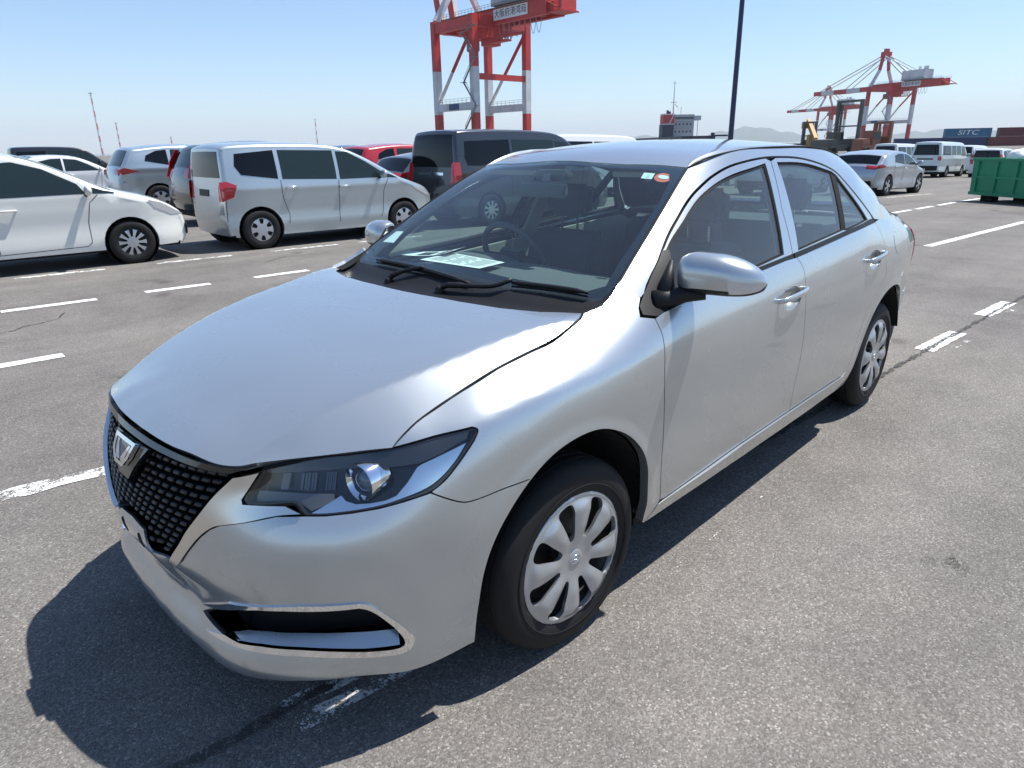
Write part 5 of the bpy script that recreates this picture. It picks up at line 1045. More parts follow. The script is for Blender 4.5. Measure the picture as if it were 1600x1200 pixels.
WHITE = plain_paint('white_pearl', (.70, .70, .655)); SILV = metallic_paint('pale_silver', (.46, .52, .545), .3, .05, .6); SILV2 = metallic_paint('silver_blue', (.42, .46, .50), .3, .05, .6)
BLK = plain_paint('black_paint', (.008, .008, .010)); GUN = metallic_paint('gunmetal', (.045, .048, .055), .25, .05, .5); REDP = plain_paint('red_paint', (.42, .015, .02)); DGREY = metallic_paint('dark_grey', (.16, .17, .18), .3, .05, .6)
NAVY = plain_paint('navy_paint', (.012, .016, .04)); PALEG = plain_paint('pale_green_white', (.60, .68, .66)); WHT2 = plain_paint('white_paint', (.72, .73, .73))
H = LOT
# first row, nose to tail along the lot line
F_ = Vector((math.cos(H), math.sin(H), 0))
def fromrear(x, y, S): return (x+F_.x*S['L']/2, y+F_.y*S['L']/2, 0)
vehicle('parked_hatchback', 'white hatchback seen from the side, front at the left edge, grey multi-spoke wheel covers', 'car', (.76, 9.42, 0), H, HATCH, WHITE, cover='split')
vehicle('parked_wagon', 'pale silver tall wagon with dark side windows, parked ahead of the white hatchback', 'car', (5.02, 9.10, 0), H, MPV, SILV, cover='six')
vehicle('parked_minivan', 'dark grey boxy minivan with black tailgate glass, ahead of the silver wagon', 'van', (9.80, 8.75, 0), H, BOXVAN, GUN, cover='ten')
vehicle('parked_suv', 'black off-roader with tall red tail light, half hidden behind the silver wagon', 'car', fromrear(4.35, 13.45, SUV), H, dict(SUV, tail=[[(-1.98, .98), (-2.20, .96), (-2.12, 1.20), (-1.93, 1.52), (-1.86, 1.50), (-1.98, 1.18)]]), BLK)
vehicle('parked_suv', 'silver off-roader with slim red tail lights behind the white hatchback bonnet', 'car', fromrear(4.4, 17.9, SUV), H, SUV, SILV)
vehicle('parked_saloon', 'white saloon with dark windows showing above the white hatchback bonnet', 'car', (5.2, 24.6, 0), H, SEDAN, WHT2, lite=True)
vehicle('parked_minivan', 'long black minivan whose roof rises above the white saloon', 'van', (8.3, 36.8, 0), H, BOXVAN, BLK, lite=True)
vehicle('parked_saloon', 'black saloon roof between the white saloon and the black minivan', 'car', (5.9, 29.9, 0), H, SEDAN, BLK, lite=True)
vehicle('parked_minivan', 'dark vehicle roof at the left edge behind the white hatchback', 'van', (4.2, 33.9, 0), H, MPV, NAVY, lite=True)
vehicle('parked_suv', 'dark navy off-roader roof visible above the silver wagon', 'car', (12.4, 18.1, 0), H, dict(SUV), NAVY, lite=True)
vehicle('parked_suv', 'red car behind the silver wagon windscreen', 'car', fromrear(9.5, 15.2, SEDAN), H, dict(SUV, clad=False), REDP, lite=True)
vehicle('parked_hatchback', 'grey hatchback with dark rear window between silver wagon and dark minivan', 'car', fromrear(8.35, 11.75, SPORTH), H, SPORTH, DGREY, lite=True)
vehicle('parked_van', 'white cab-over van behind the sedan roof, only its top showing', 'van', (17.6, 12.7, 0), H, CVAN, WHT2, lite=True)
# right-hand rows
vehicle('parked_hatchback', 'silver hatchback with slim red tail lights, rear to the camera, right of the sedan', 'car', (25.3, 6.0, 0), H, SPORTH, SILV2, cover='five')
vehicle('parked_hatchback', 'pale silver car beside the silver hatchback, half hidden by the sedan', 'car', (23.6, 8.6, 0), H, dict(SPORTH), SILV, cover='five')
vehicle('parked_saloon', 'dark grey saloon ahead of the silver hatchback', 'car', (34.0, 9.2, 0), H, SEDAN, GUN, lite=True)
vehicle('parked_van', 'pale green and white cab-over van with black rear bumper, near the green skip', 'van', (46.6, 9.1, 0), H, CVAN, PALEG, cover='ten')
vehicle('parked_van', 'white van roof left of the pale green van', 'van', (52.0, 12.9, 0), H, CVAN, WHT2, lite=True)
vehicle('parked_wagon', 'white wagon with dark rear window behind the green skip', 'car', (48.0, 6.55, 0), H, dict(MPV, tail=[[(-1.70, .85), (-1.80, .85), (-1.79, 1.25), (-1.72, 1.25)]]), WHT2)
vehicle('parked_minivan', 'white minivan behind the pale green van and the white wagon', 'van', (56.0, 9.4, 0), H, BOXVAN, WHT2, lite=True)
vehicle('parked_wagon', 'white car at the right edge behind the skip', 'car', (58.0, 6.0, 0), H, MPV, WHT2, lite=True)
vehicle('parked_saloon', 'black saloon roof behind the pale silver car', 'car', (34.0, 13.0, 0), H, SEDAN, BLK, lite=True)
vehicle('parked_saloon', 'white saloon roof behind the black saloon', 'car', (42.0, 14.8, 0), H, SEDAN, WHT2, lite=True)
# ================================================================== quay cranes
RED = mat('crane_red', (.54, .040, .032), .5); CWH = mat('crane_white', (.62, .64, .65), .5); CGR = mat('crane_grey', (.22, .23, .24), .6); SIGNW = mat('sign_white', (.75, .76, .76), .6); SIGNK = mat('sign_ink', (.01, .012, .02), .6); SIGNB = mat('sign_blue', (.02, .05, .15), .5)
for m_ in (RED, CWH):
    n_ = noise(m_, .25, 5, .7); c0 = tuple(bsdf(m_).inputs['Base Color'].default_value)[:3]
    L(m_, ramp(m_, n_, [(.3, tuple(v*.72 for v in c0)), (.6, c0)]), bsdf(m_).inputs['Base Color'])
def text(name, body, size, mm, parent, mtx, depth=.02):
    cu = bpy.data.curves.new(name, 'FONT'); cu.body = body; cu.size = size; cu.extrude = depth; cu.align_x = 'CENTER'; cu.align_y = 'CENTER'; cu.resolution_u = 6
    tmp = bpy.data.objects.new(name, cu); C.objects.link(tmp); dg = bpy.context.evaluated_depsgraph_get(); dg.update(); me = bpy.data.meshes.new_from_object(tmp.evaluated_get(dg)); bpy.data.objects.remove(tmp)
    me.materials.clear(); me.transform(mtx); return link(name, me, mm, parent)
def zig(mb, x, y, z0, z1, dx, dy, step):
    z = z0; s = 1
    while z < z1-1e-6:
        a = (x+dx*.5*s*-1, y+dy*.5*s*-1, z); b = (x+dx*.5*s, y+dy*.5*s, min(z+step, z1)); mb.bar(a, b, .5, .12); mb.bar((a[0], a[1], a[2]+1.0), (b[0], b[1], b[2]+1.0), .09)
        mb.box((b[0]-.7, b[1]-.7, b[2]-.05), (b[0]+.7, b[1]+.7, b[2]+.05)); z += step; s = -s
def rails(mb, a, b, n):
    a, b = Vector(a), Vector(b)
    for h in (.55, 1.1): mb.bar(a+Vector((0, 0, h)), b+Vector((0, 0, h)), .07)
    for i in range(n+1): p = a+(b-a)*(i/n); mb.bar(p, p+Vector((0, 0, 1.1)), .07)
def crane(label, loc, rz, boom, sign=True, k=1.0, ZT=29.5, yb=-36):
    r = empty('quay_crane', label, 'crane', 'red and white quay cranes', loc, rz); r.scale = (k, k, k)
    GX, GY, ZS = 9.5, 8.3, 12.0; u = ZT-29.5
    for sx in (-1, 1):
        for sy in (-1, 1):
            lg = MB().bar((sx*GX, sy*GY, -1), (sx*GX, sy*GY, 10.2), 1.9, 1.7, up=(0, 1, 0)).build('leg', RED, r)
            MB().bar((sx*GX, sy*GY, 21.5), (sx*(GX), sy*GY, ZT+3), 1.9, 1.7, up=(0, 1, 0)).build('red_band', RED, lg)
            MB().bar((sx*GX, sy*GY, 10.2), (sx*GX, sy*GY, 21.5), 1.92, 1.72, up=(0, 1, 0)).build('white_band', CWH, lg)
            bg_ = MB()
            for q in (-2.4, -.8, .8, 2.4): bg_.box((sx*GX+q*1.3-.8, sy*GY-.6, -1.6), (sx*GX+q*1.3+.8, sy*GY+.6, -.2))
            bg_.box((sx*GX-5, sy*GY-.5, -.2), (sx*GX+5, sy*GY+.5, 1.2)).build('bogie', RED, r)
        sb_ = MB().box((sx*GX-.8, -GY, ZS-1), (sx*GX+.8, GY, ZS+.9)).build('sill_beam', CWH, r)
        q = MB(); rails(q, (sx*GX-.8, -GY+1, ZS+.9), (sx*GX-.8, GY-1, ZS+.9), 8); q.build('railing', CGR, sb_)
        bl = MB().bar((sx*GX, GY-.8, ZS+1.5), (sx*GX-.0, 1.0, 21.0), .9, n=8).build('brace', CWH, r)
        MB().bar((sx*GX, 1.0, 21.0), (sx*GX, -GY+.8, ZT-.5), .92, n=8).build('red_band', RED, bl)
        MB().box((sx*(GX)-.8, -GY, ZT), (sx*(GX)+.8, GY, ZT+2.6)).build('top_beam', RED, r)
    for sy in (-1, 1): MB().box((-GX+1.4, sy*GY-.9, ZT+.2), (GX-1.4, sy*GY+.9, ZT+3.0)).build('portal_beam', RED, r)
    MB().box((-GX+1, -GY-.4, 18.5), (GX-1, -GY+.4, 20.0)).build('tie_beam', RED, r) if boom == 'up' else None
    y1 = 13 if boom == 'up' else 15
    for sx in (-2.6, 2.6):
        g_ = MB().box((sx-.75, yb, ZT+.8), (sx+.75, y1, ZT+4.6)).build('girder', RED, r)
        q = MB(); rails(q, (sx+math.copysign(1.3, sx), yb, ZT+4.6), (sx+math.copysign(1.3, sx), y1, ZT+4.6), 30); q.box((sx+math.copysign(.75, sx), yb, ZT+4.45), (sx+math.copysign(1.5, sx), y1, ZT+4.55)); q.build('walkway', CGR, g_)
    for y in (yb, -33, -24, -3): MB().box((-2.6, y-.5, ZT+1.2), (2.6, y+.5, ZT+4)).build('cross_beam', RED, r)
    MB().box((-2.9, yb-5, ZT+1.0), (2.9, yb, ZT+1.3)).bar((-2.9, yb-5, ZT+1), (-2.9, yb, ZT+3.5), .3).bar((2.9, yb-5, ZT+1), (2.9, yb, ZT+3.5), .3).box((-2.6, yb-2, ZT+1.3), (-.6, yb-.2, ZT+3.4)).build('end_platform', RED, r)
    mh = MB().box((-4.0, -24, ZT+5.2), (4.0, -9, ZT+10.4)).build('machine_house', CWH, r, bevel=.25); MB().box((-2, -24, ZT+10.4), (-.5, -22, ZT+12)).box((.8, -17, ZT+10.4), (2.0, -16, ZT+12.4)).build('roof_vent', CWH, mh)
    q = MB(); rails(q, (-4.6, -28, ZT+5.0), (-4.6, -10, ZT+5.0), 12); q.box((-4.8, -28, ZT+4.8), (4.8, -10, ZT+5.1)); q.build('house_walkway', CGR, mh)
    # apex frame and stays
    ap = (0, 8.0, 57)
    for sx in (-1, 1):
        a1 = MB().bar((sx*(GX-.4), GY, ZT+3), (sx*3.6, 8.0, 42), 1.5, 1.3, up=(0, 1, 0)).build('apex_leg', CWH, r); MB().bar((sx*3.6, 8.0, 42), (sx*2.0, 8.0, 51), 1.5, 1.3, up=(0, 1, 0)).build('red_band', RED, a1)
        MB().bar((sx*2.0, 8.0, 50.5), (sx*3.2, -14, ZT+5), 1.0, n=8).build('back_stay', CWH, r)
        MB().bar((sx*2.0, 8.0, 50.5), (sx*3.0, -26, ZT+5), .55, n=8).build('tie_rod', CWH, r)
    MB().box((-3, 6.6, 49.6), (3, 9.4, 52.4)).box((-1.6, 7.4, 52.4), (1.6, 8.8, 54.2)).box((-3.6, 6.2, 49.2), (3.6, 9.8, 49.5)).build('apex_head', RED, r)
    if boom == 'down':
        cols = [RED, CWH, RED, CWH, RED]; ys = [15, 22, 33, 44, 55, 62]
        bm_ = None
        for i, mm in enumerate(cols):
            o = MB()
            for sx in (-2.4, 2.4): o.box((sx-.6, ys[i], ZT+1.2), (sx+.6, ys[i+1]-.02, ZT+3.8))
            o.box((-2.4, ys[i]+.3, ZT+1.6), (2.4, ys[i]+1.1, ZT+3.4)); bo = o.build('boom' if bm_ is None else 'boom_section', mm, r if bm_ is None else bm_); bm_ = bm_ or bo
        for sx in (-1, 1):
            MB().bar((sx*2, 8.2, 50.5), (sx*2.4, 56, ZT+4), .6, n=6).build('fore_stay', CWH, r); MB().bar((sx*2, 8.2, 49.5), (sx*2.4, 34, ZT+4), .6, n=6).build('fore_stay', CWH, r)
    else:
        for sx in (-2.4, 2.4):
            o = MB().bar((sx, 14, ZT+3), (sx, 24, ZT+52), 1.5, 2.4, up=(0, 1, 0)).build('boom', CWH, r); MB().bar((sx, 14, ZT+3), (sx, 16.5, ZT+14), 1.55, 2.45, up=(0, 1, 0)).build('red_band', RED, o)
    # trolley, cab, festoon loops, stairs
    MB().box((-3, -6, ZT-1.8), (3, 1, ZT+.8)).box((-1.2, -5, ZT-3.4), (3.0, -1.5, ZT-1.8)).build('trolley', RED, r)
    MB().box((-1.3, 2, ZT-4.2), (1.3, 5, ZT-1.2)).build('operator_cab', CGR, r, bevel=.2)
    q = MB()
    for i in range(8):
        y0 = -12-2.0*i; q.tube([(-3.8, y0-2.0*t/10, ZT+.5-3.6*math.sin(math.pi*t/10)**.7) for t in range(11)], .09, 4)
    q.build('festoon_cable', CGR, r)
    q = MB()
    for i in range(8): q.bar((-4.5+.3*i, -9.5-.8*i, ZT+.5), (-4.5+.3*i, -9.5-.8*i, ZT-3.4+.2*(i % 3)), .25)
    q.box((-5, -16, ZT-3.8), (-3, -9, ZT-3.4)).build('cable_rack', RED, r)
    q = MB(); zig(q, -GX-1.6, -GY+.2, 0, ZT, 0, 5.0, 5.9); q.build('stair', CGR, r)
    q = MB(); q.bar((GX+1.1, -GY, 0), (GX+1.1, -GY, ZT), .12).bar((GX+1.6, -GY, 0), (GX+1.6, -GY, ZT), .12)
    for i in range(28): q.bar((GX+1.1, -GY, 1+i), (GX+1.6, -GY, 1+i), .1)
    q.build('ladder', CGR, r)
    MB().box((-GX-.86, GY-10.5, ZS-.8), (-GX-.82, GY-6, ZS+.7)).build('height_sign', SIGNB, r)
    if sign:
        sg = MB().box((-3.50, -22.6, ZT+1.6), (-3.44, -9.6, ZT+4.2)).build('name_board', SIGNW, r)
        text('lettering', '大阪府港湾局', 2.05, SIGNK, sg, Matrix.Translation((-3.52, -16.1, ZT+2.9)) @ Matrix.Rotation(-math.pi/2, 4, 'Z') @ Matrix.Rotation(math.pi/2, 4, 'X'))
    return r
crane('large red and white quay crane behind the dark minivan, machine house cut by the frame', (143.6, 148.8, 0), R_(-4), 'up', ZT=31.0, yb=-29)
crane('distant red and white quay crane with lowered boom, above the containers on the right', (458, 134, 0), R_(-26), 'down', k=.94)
crane('farthest quay crane, two slim striped towers left of the distant crane', (720, 262, 0), R_(-26), 'down', sign=False, k=.95)
# ================================================================== lamp post, ship, chimneys
POLE = mat('pole_navy', (.018, .028, .075), .4); lp = MB().bar((28.3, 13.2, gz(28.3)), (28.3, 13.2, 15), .24, n=16, w2=.16).build('lamp_post', POLE, None, smooth=True, angle=60)
tag(lp, 'tall dark blue lamp post rising behind the sedan roof', 'lamp post')
MB().box((28.0, 12.9, gz(28.3)), (28.6, 13.5, gz(28.3)+.05)).build('base_plate', POLE, lp); MB().bar((28.2, 13.3, 1.75), (27.75, 13.75, 1.75), .07).box((27.65, 13.7, 1.62), (27.78, 13.82, 1.88)).build('bracket', POLE, lp)
MB().bar((28.3, 13.2, 14.9), (27.2, 12.4, 15.3), .1).box((26.8, 12.2, 15.2), (27.3, 12.6, 15.35)).build('lamp_arm', POLE, lp)
SHG = mat('ship_grey', (.42, .44, .45), .6); SHD = mat('ship_dark', (.02, .025, .05), .6); SHR = mat('ship_red', (.45, .03, .035), .6); SHW = mat('ship_white', (.7, .7, .7), .6); SHGL = mat('ship_glass', (.03, .04, .05), .1)
sp = empty('ship', 'cargo ship superstructure with red and navy funnel beyond the sedan roof', 'ship', None, (387, 237, 0), R_(46))
# local x points away from the viewer's left: y across
MB().prism([(-60, -2), (-64, 5), (60, 5), (55, -2)], 1, -9, 9).build('hull', SHD, sp)
ho = MB().box((-2, -15, 5), (8, -2.5, 18)).box((-3, -14, 10.5), (9, -2, 11)).box((-3, -14, 14.2), (9, -2, 14.6)).build('bridge_house', SHG, sp)
for zz in (7.5, 11.8):
    for yy in (-13.5, -11.2, -8.9, -6.6, -4.3): MB().box((-2.06, yy, zz), (-2.0, yy+1.1, zz+1.3)).build('window', SHGL, ho)
MB().box((-2.5, -19, 14.6), (6, -15, 17.2)).box((-1.5, -17.6, 5), (-1.2, -17.3, 14.6)).build('bridge_wing', SHG, sp); MB().box((-2.08, -14.5, 15.2), (-2.02, -3, 16.6)).build('bridge_windows', SHGL, ho)
fn_ = MB().prism([(-4, 5), (-4, 12.6), (4, 12.6), (4, 5)], 1, -2, 5).build('funnel', SHD, sp); MB().prism([(-4.1, 12.6), (-4.1, 18.5), (4.1, 18.5), (4.1, 12.6)], 1, -2.1, 4.6).build('funnel_band', SHR, fn_); MB().box((-4.2, -2.2, 12.3), (4.2, 5, 12.8)).box((-4.2, -2.2, 17.8), (4.2, 4.7, 18.3)).bar((-4.15, -1.5, 17.8), (-4.15, .8, 12.8), .5).build('funnel_stripe', SHW, fn_)
MB().box((-2, 1, 18.5), (0, 2, 20.5)).box((1, -1, 18.5), (2, 0, 20)).build('exhaust', SHD, fn_)
MB().bar((0, -2.2, 18), (0, -2.2, 37), .6, n=8, w2=.3).bar((0, -4.2, 25), (0, -.5, 25), .25).bar((0, -3.5, 35.8), (0, -1, 35.8), .2).bar((0, -5, 22), (0, -3, 24), .25).bar((0, -7, 18), (0, -7, 22.5), .2).build('mast', CGR, sp)
def striped(label, x, y, h, w, nb, lattice=False):
    o = empty('chimney', label, 'chimney', 'far striped chimneys', (x, y, -2))
    for i in range(nb): MB().bar((0, 0, h*i/nb), (0, 0, h*(i+1)/nb), w*(1-.35*i/nb), n=10, w2=w*(1-.35*(i+1)/nb)).build('band', (RED if (nb-i) % 2 == 0 else CWH), o)
    MB().box((-w*.8, -w*.8, h*.97), (w*.8, w*.8, h*.98)).build('gallery', CGR, o)
striped('tall striped chimney far behind the silver off-roader, left of its pair', 900, 3080, 225, 7.0, 10); striped('shorter striped chimney right of the tall far chimney', 990, 3150, 120, 6.5, 8)
striped('slim striped mast on the skyline above the silver wagon roof', 1500, 2500, 118, 4.5, 8); striped('short striped stub chimney on the skyline left of the silver wagon', 1080, 2850, 60, 6.0, 4)
# ================================================================== yard machines
MST = mat('mast_grey', (.10, .10, .085), .6); YEL = mat('machine_yellow', (.38, .22, .06), .6); BRN = mat('machine_brown', (.24, .10, .06), .6)
def handler(label, loc, rz, h, mm, w=3.2, arm=False):
    r = empty('container_handler', label, 'forklift', 'container handling machines', loc, rz)
    for sy in (-1, 1):
        ma = MB().bar((0, sy*w/2, .3), (0, sy*w/2, h), .46, .5).bar((.35, sy*(w/2-.45), .3), (.35, sy*(w/2-.45), h*.93), .25, .3).build('mast_rail', mm, r)
        MB().lathe([(.25, -.25), (.75, -.25), (.80, -.1), (.80, .1), (.75, .25), (.25, .25)], axis=1, c=(-.9, sy*(w/2+.1), .8), n=20).build('wheel', TYRE, r, smooth=True, angle=40)
        MB().lathe([(.25, -.25), (.65, -.25), (.70, -.1), (.70, .1), (.65, .25), (.25, .25)], axis=1, c=(-4.6, sy*(w/2-.2), .7), n=20).build('wheel', TYRE, r, smooth=True, angle=40)
    MB().box((-.2, -w/2, h-.35), (.3, w/2, h)).build('mast_crosshead', mm, r); MB().box((-.15, -w/2, h*.52), (.2, w/2, h*.52+.22)).build('mast_brace', mm, r); MB().box((-.15, -w/2, h*.16), (.25, w/2, h*.16+.3)).build('mast_brace', mm, r)
    MB().box((-5.4, -w/2+.35, .7), (-.6, w/2-.35, 1.7)).prism([(-5.4, 1.7), (-5.4, 2.5), (-3.8, 2.6), (-3.4, 1.7)], 1, -w/2+.4, w/2-.4).build('chassis', YEL if arm else mm, r, bevel=.08)
    cb = MB().box((-3.2, -.9, 1.7), (-1.3, .9, 3.7)).build('cab', YEL if arm else mm, r, bevel=.1); MB().box((-1.29, -.8, 2.3), (-1.27, .8, 3.5)).build('window', DGLASS, cb); MB().box((-3.0, -.93, 2.4), (-1.5, -.905, 3.5)).build('window', DGLASS, cb)
    MB().box((.3, -2.9, 1.5), (.75, 2.9, 1.85)).box((.3, -w/2, 1.2), (.5, w/2, 2.6)).build('spreader', mm, r)
    if arm: MB().bar((-4.5, 0, 2.6), (1.5, 0, h+.2), .8, 1.0).box((.9, -1.1, h-1.4), (2.2, 1.1, h-.1)).build('boom', YEL, r)
handler('tall grey container handler mast left of the distant crane legs', (124.2, 41.2, gz(60)), R_(-28), 8.6, MST, 5.0)
handler('yellow reach stacker with raised boom left of the tall grey mast', (159.3, 61.2, gz(60)), R_(40), 6.4, MST, 2.6, True)
handler('rusty red container handler right of the tall grey mast', (118, 33.8, gz(60)), R_(-20), 5.0, BRN, 2.6)
# ================================================================== stacked containers
def cmat(n, c): m = mat(n, c, .55); nn = noise(m, .5, 5, .7); L(m, ramp(m, nn, [(.3, tuple(v*.75 for v in c)), (.62, c)]), bsdf(m).inputs['Base Color']); return m
CB = cmat('container_blue', (.03, .14, .25)); CN = cmat('container_navy', (.012, .03, .11)); CR = cmat('container_maroon', (.12, .02, .025)); CR2 = cmat('container_oxide', (.16, .035, .03))
_cm = {}
def container_mesh(Lc):
    if Lc in _cm: return _cm[Lc]
    Hc, Wc = 2.59, 2.44; q = MB(); n = int(Lc/.28)
    for sy in (-1, 1):
        V, F = [], []
        for i in range(n*2+1):
            x = -Lc/2+.15+(Lc-.3)*i/(2*n); y = sy*(Wc/2-(.045 if (i//1) % 2 else .0)-.01); V += [(x, y, .16), (x, y, Hc-.12)]
        q.add(V, [(2*i, 2*i+2, 2*i+3, 2*i+1) for i in range(2*n)])
        for z in (.08, Hc-.06): q.box((-Lc/2, sy*Wc/2-.07 if sy > 0 else -Wc/2, z-.08), (Lc/2, sy*Wc/2 if sy > 0 else -Wc/2+.07, z+.06))
    for sx in (-1, 1):
        for sy in (-1, 1): q.box((sx*Lc/2-.12 if sx > 0 else -Lc/2, sy*Wc/2-.12 if sy > 0 else -Wc/2, 0), (sx*Lc/2 if sx > 0 else -Lc/2+.12, sy*Wc/2 if sy > 0 else -Wc/2+.12, Hc))
        q.box((sx*(Lc/2-.06)-.03, -Wc/2+.1, .1), (sx*(Lc/2-.06)+.03, Wc/2-.1, Hc-.1))
    q.box((-Lc/2+.1, -Wc/2+.05, Hc-.07), (Lc/2-.1, Wc/2-.05, Hc-.03)); _cm[Lc] = q; return q
cv_ = Vector((.46, -.89, 0)).normalized(); crz = math.atan2(cv_.y, cv_.x)
def cont(label, px, py, tier, Lc, mm, word=None):
    o = container_mesh(Lc).build('shipping_container', mm, None); o.location = (px, py, gz(60)+2.6*tier); o.rotation_euler = (0, 0, crz)
    tag(o, label, 'container', 'stacked shipping containers')
    if word: text('lettering', word, 1.9, SIGNW, o, Matrix.Translation((0, -1.235, 1.35)) @ Matrix.Rotation(math.pi/2, 4, 'X') @ Matrix(((1.45, .3, 0, 0), (0, 1, 0, 0), (0, 0, 1, 0), (0, 0, 0, 1))))
bx, by = 252, 50
cont('blue container with white lettering on the second tier', bx, by, 1, 12.19, CB, 'SITC')
cont('navy container at the left end of the bottom tier', bx-cv_.x*13.5, by-cv_.y*13.5, 0, 12.19, CN); cont('navy container left of the lettered blue one, lower tier', bx-cv_.x*.8, by-cv_.y*.8, 0, 12.19, CN)
cont('maroon container in the lower tier under the gap', bx+cv_.x*11.8, by+cv_.y*11.8, 0, 12.19, CR2); cont('maroon container at the right end of the lower tier', bx+cv_.x*24.3, by+cv_.y*24.3, 0, 12.19, CR2)
cont('maroon container on the second tier near the right edge', bx+cv_.x*14.2, by+cv_.y*14.2, 1, 12.19, CR); cont('topmost dark red container cut by the right edge', bx+cv_.x*20, by+cv_.y*20, 2, 6.06, CR)
# ================================================================== green skip with rubbish bags
GRN = cmat('skip_green', (.025, .27, .13)); BAG = mat('white_bag', (.78, .78, .75), .5); WOOD = mat('plank_wood', (.40, .33, .25), .8)
sz = gz(23.5); sk = empty('skip', 'green steel skip with white bags on top at the right edge', 'skip', None, (24.1, 1.75, sz), math.atan2(-.80, -.60))
# local x along the long side away from the left end, y to the back
Ls, Ws, z0, z1 = 3.6, 1.6, .20, 1.14
sg_ = 1
MB().prism([(0, z0+.0), (-.06, z1), (Ls+.06, z1), (Ls, z0)], 1, -.02, .02).build('front_wall', GRN, sk)
MB().prism([(0, z0+.0), (-.06, z1), (Ls+.06, z1), (Ls, z0)], 1, -Ws-.02, -Ws+.02).build('rear_wall', GRN, sk)
MB().box((-.03, -Ws, z0), (.02, 0, z1)).build('end_wall', GRN, sk); MB().box((Ls-.02, -Ws, z0), (Ls+.03, 0, z1)).build('end_wall', GRN, sk); MB().box((0, -Ws, z0), (Ls, 0, z0+.05)).build('floor_plate', GRN, sk)
MB().box((-.1, -Ws-.05, z1), (Ls+.1, -Ws+.03, z1+.07)).box((-.1, -.03, z1), (Ls+.1, .05, z1+.07)).box((-.1, -Ws, z1), (-.02, 0, z1+.07)).build('rim', GRN, sk, bevel=.015)
for i in range(6):
    MB().box((.12+i*.66, .02, z0+.03), (.20+i*.66, .075, z1-.02)).build('rib', GRN, sk); MB().box((.12+i*.66, -Ws-.075, z0+.03), (.20+i*.66, -Ws-.02, z1-.02)).build('rib', GRN, sk)
MB().box((0, .02, z0+.46), (Ls, .06, z0+.53)).build('waist_rail', GRN, sk); MB().box((0, .02, z0), (Ls, .07, z0+.09)).build('bottom_rail', GRN, sk); MB().box((0, -Ws-.06, z0+.46), (Ls, -Ws-.02, z0+.53)).build('waist_rail', GRN, sk); MB().box((0, -Ws-.07, z0), (Ls, -Ws-.02, z0+.09)).build('bottom_rail', GRN, sk)
for i in range(5): MB().box((-.10, -.14, z0+.12+i*.2), (-.02, .03, z0+.24+i*.2)).build('hinge', CGR, sk)
for x in (.25, 3.2):
    for y in (-.25, -1.35): MB().box((x, y-.1, 0), (x+.42, y+.1, .21)).build('foot', DARK, sk)
bgs = [(.9, .42, 1.22), (1.35, .9, 1.26), (1.8, .45, 1.3), (2.3, .8, 1.32), (2.75, .4, 1.26), (1.1, 1.15, 1.2)]
ca, sa = math.cos(sk.rotation_euler.z), math.sin(sk.rotation_euler.z)
words = ['leftmost', 'second', 'third', 'fourth', 'rightmost', 'rear']
for i, (x, y, z) in enumerate(bgs):
    bm = bmesh.new(); bmesh.ops.create_icosphere(bm, subdivisions=4, radius=1); rr_ = random.Random(i)
    ph = [rr_.uniform(0, 6) for _ in range(6)]
    for v in bm.verts:
        p = v.co.normalized(); k = 1+.10*math.sin(5*p.x+ph[0])*math.cos(4*p.y+ph[1])+.06*math.sin(11*p.y+ph[2]+3*p.z)+.045*math.sin(17*p.x+ph[3])*math.sin(15*p.z+ph[4]); v.co = Vector((p.x*.42*k, p.y*.38*k, p.z*.27*k))
    o = from_bm('rubbish_bag', bm, BAG, None, smooth=True); o.location = (24.1+ca*x+sa*y, 1.75+sa*x-ca*y, sz+z); tag(o, words[i]+' white rubbish bag heaped in the green skip', 'bag', 'white bags in the skip')
pk = MB().box((-.06, -.015, 0), (.06, .015, 1.25)).build('plank', WOOD, None); pk.location = (24.1+ca*1.05+sa*.7, 1.75+sa*1.05-ca*.7, sz+.9); pk.rotation_euler = (.1, .22, .4); tag(pk, 'bare plank sticking up out of the green skip', 'plank')
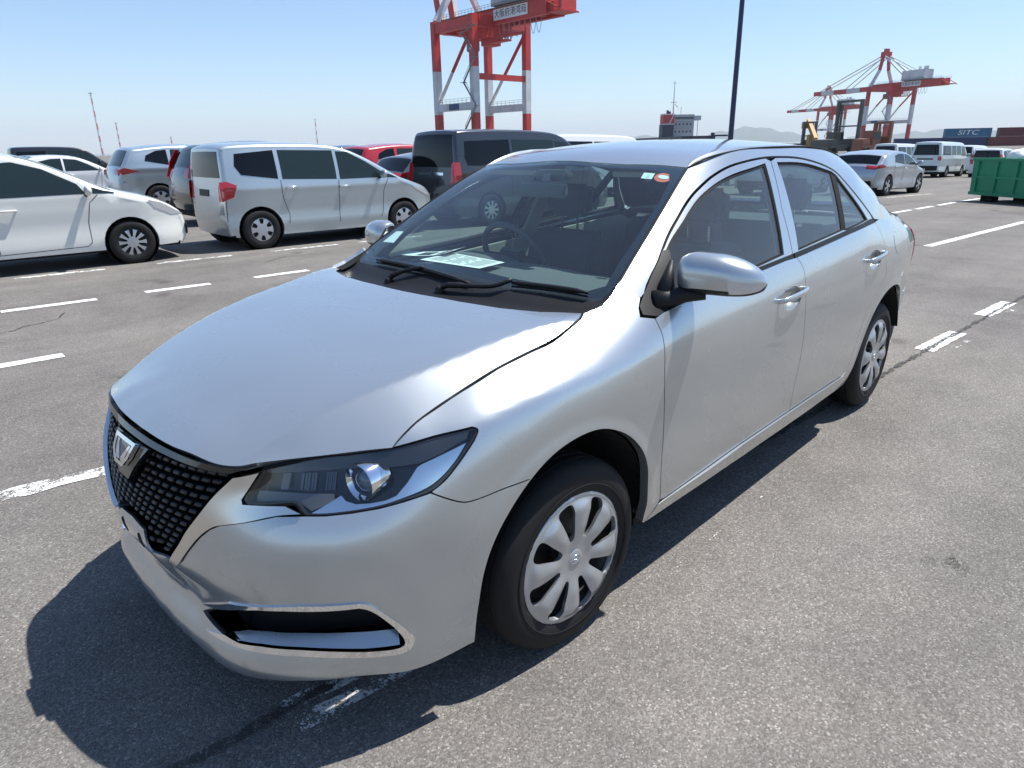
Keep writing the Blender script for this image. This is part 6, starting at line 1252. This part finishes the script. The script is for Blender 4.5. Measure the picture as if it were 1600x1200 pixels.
# ================================================================== hills across the bay
HILL = mat('hill_forest', (.05, .075, .04), .95)
def ridge(name, pts, dist, depth, seed):
    r = random.Random(seed); V = []; n = 160
    ph = [(r.uniform(0, 6), r.uniform(6, 60), r.uniform(.3, 1)) for _ in range(14)]
    rows = 9
    for i in range(n+1):
        t = i/n; az = pts[0][0]+(pts[-1][0]-pts[0][0])*t; h = np.interp(az, [q[0] for q in pts], [q[1] for q in pts]); h *= 1+sum(.06*a/(1+.05*f)*math.sin(f*t*2+p) for p, f, a in ph)*.7
        for j in range(rows):
            s = j/(rows-1); d = dist+depth*(s-.5); z = -3+h*math.sin(math.pi*s)**1.2*(1+.12*math.sin(9*s+i*.35)); V.append((CAM['pos'][0]+d*math.cos(az), CAM['pos'][1]+d*math.sin(az), z))
    o = mesh(name, V, [(i*rows+j, (i+1)*rows+j, (i+1)*rows+j+1, i*rows+j+1) for i in range(n) for j in range(rows-1)], HILL, smooth=True); o['kind'] = 'structure'
def azp(px): return CAM['yaw']-math.atan((px-800)/CAM['f']*.943)
ridge('hills', [(azp(1270), 60), (azp(1235), 130), (azp(1180), 215), (azp(1130), 150), (azp(1085), 60), (azp(1040), 110), (azp(990), 120), (azp(930), 40)], 11000, 3500, 2)
ridge('hills', [(azp(1760), 40), (azp(1600), 80), (azp(1470), 115), (azp(1400), 80), (azp(1330), 50)], 11500, 3500, 5)

# ================================================================== sea haze
hz_ = MB().box((-17000, -17000, -4), (17000, 17000, 460)).build('haze', None, None); hz_['kind'] = 'stuff'; hz_['label'] = 'thin pale sea haze over the bay'
hm = bpy.data.materials.new('haze'); hm.use_nodes = True; t_ = hm.node_tree; t_.nodes.remove(t_.nodes['Principled BSDF'])
pv_ = N(hm, 'VolumePrincipled'); pv_.inputs['Color'].default_value = (.86, .93, 1, 1); pv_.inputs['Density'].default_value = 1.0e-4; pv_.inputs['Anisotropy'].default_value = 0.0; L(hm, pv_.outputs[0], t_.nodes['Material Output'].inputs['Volume'])
hz_.data.materials.append(hm)
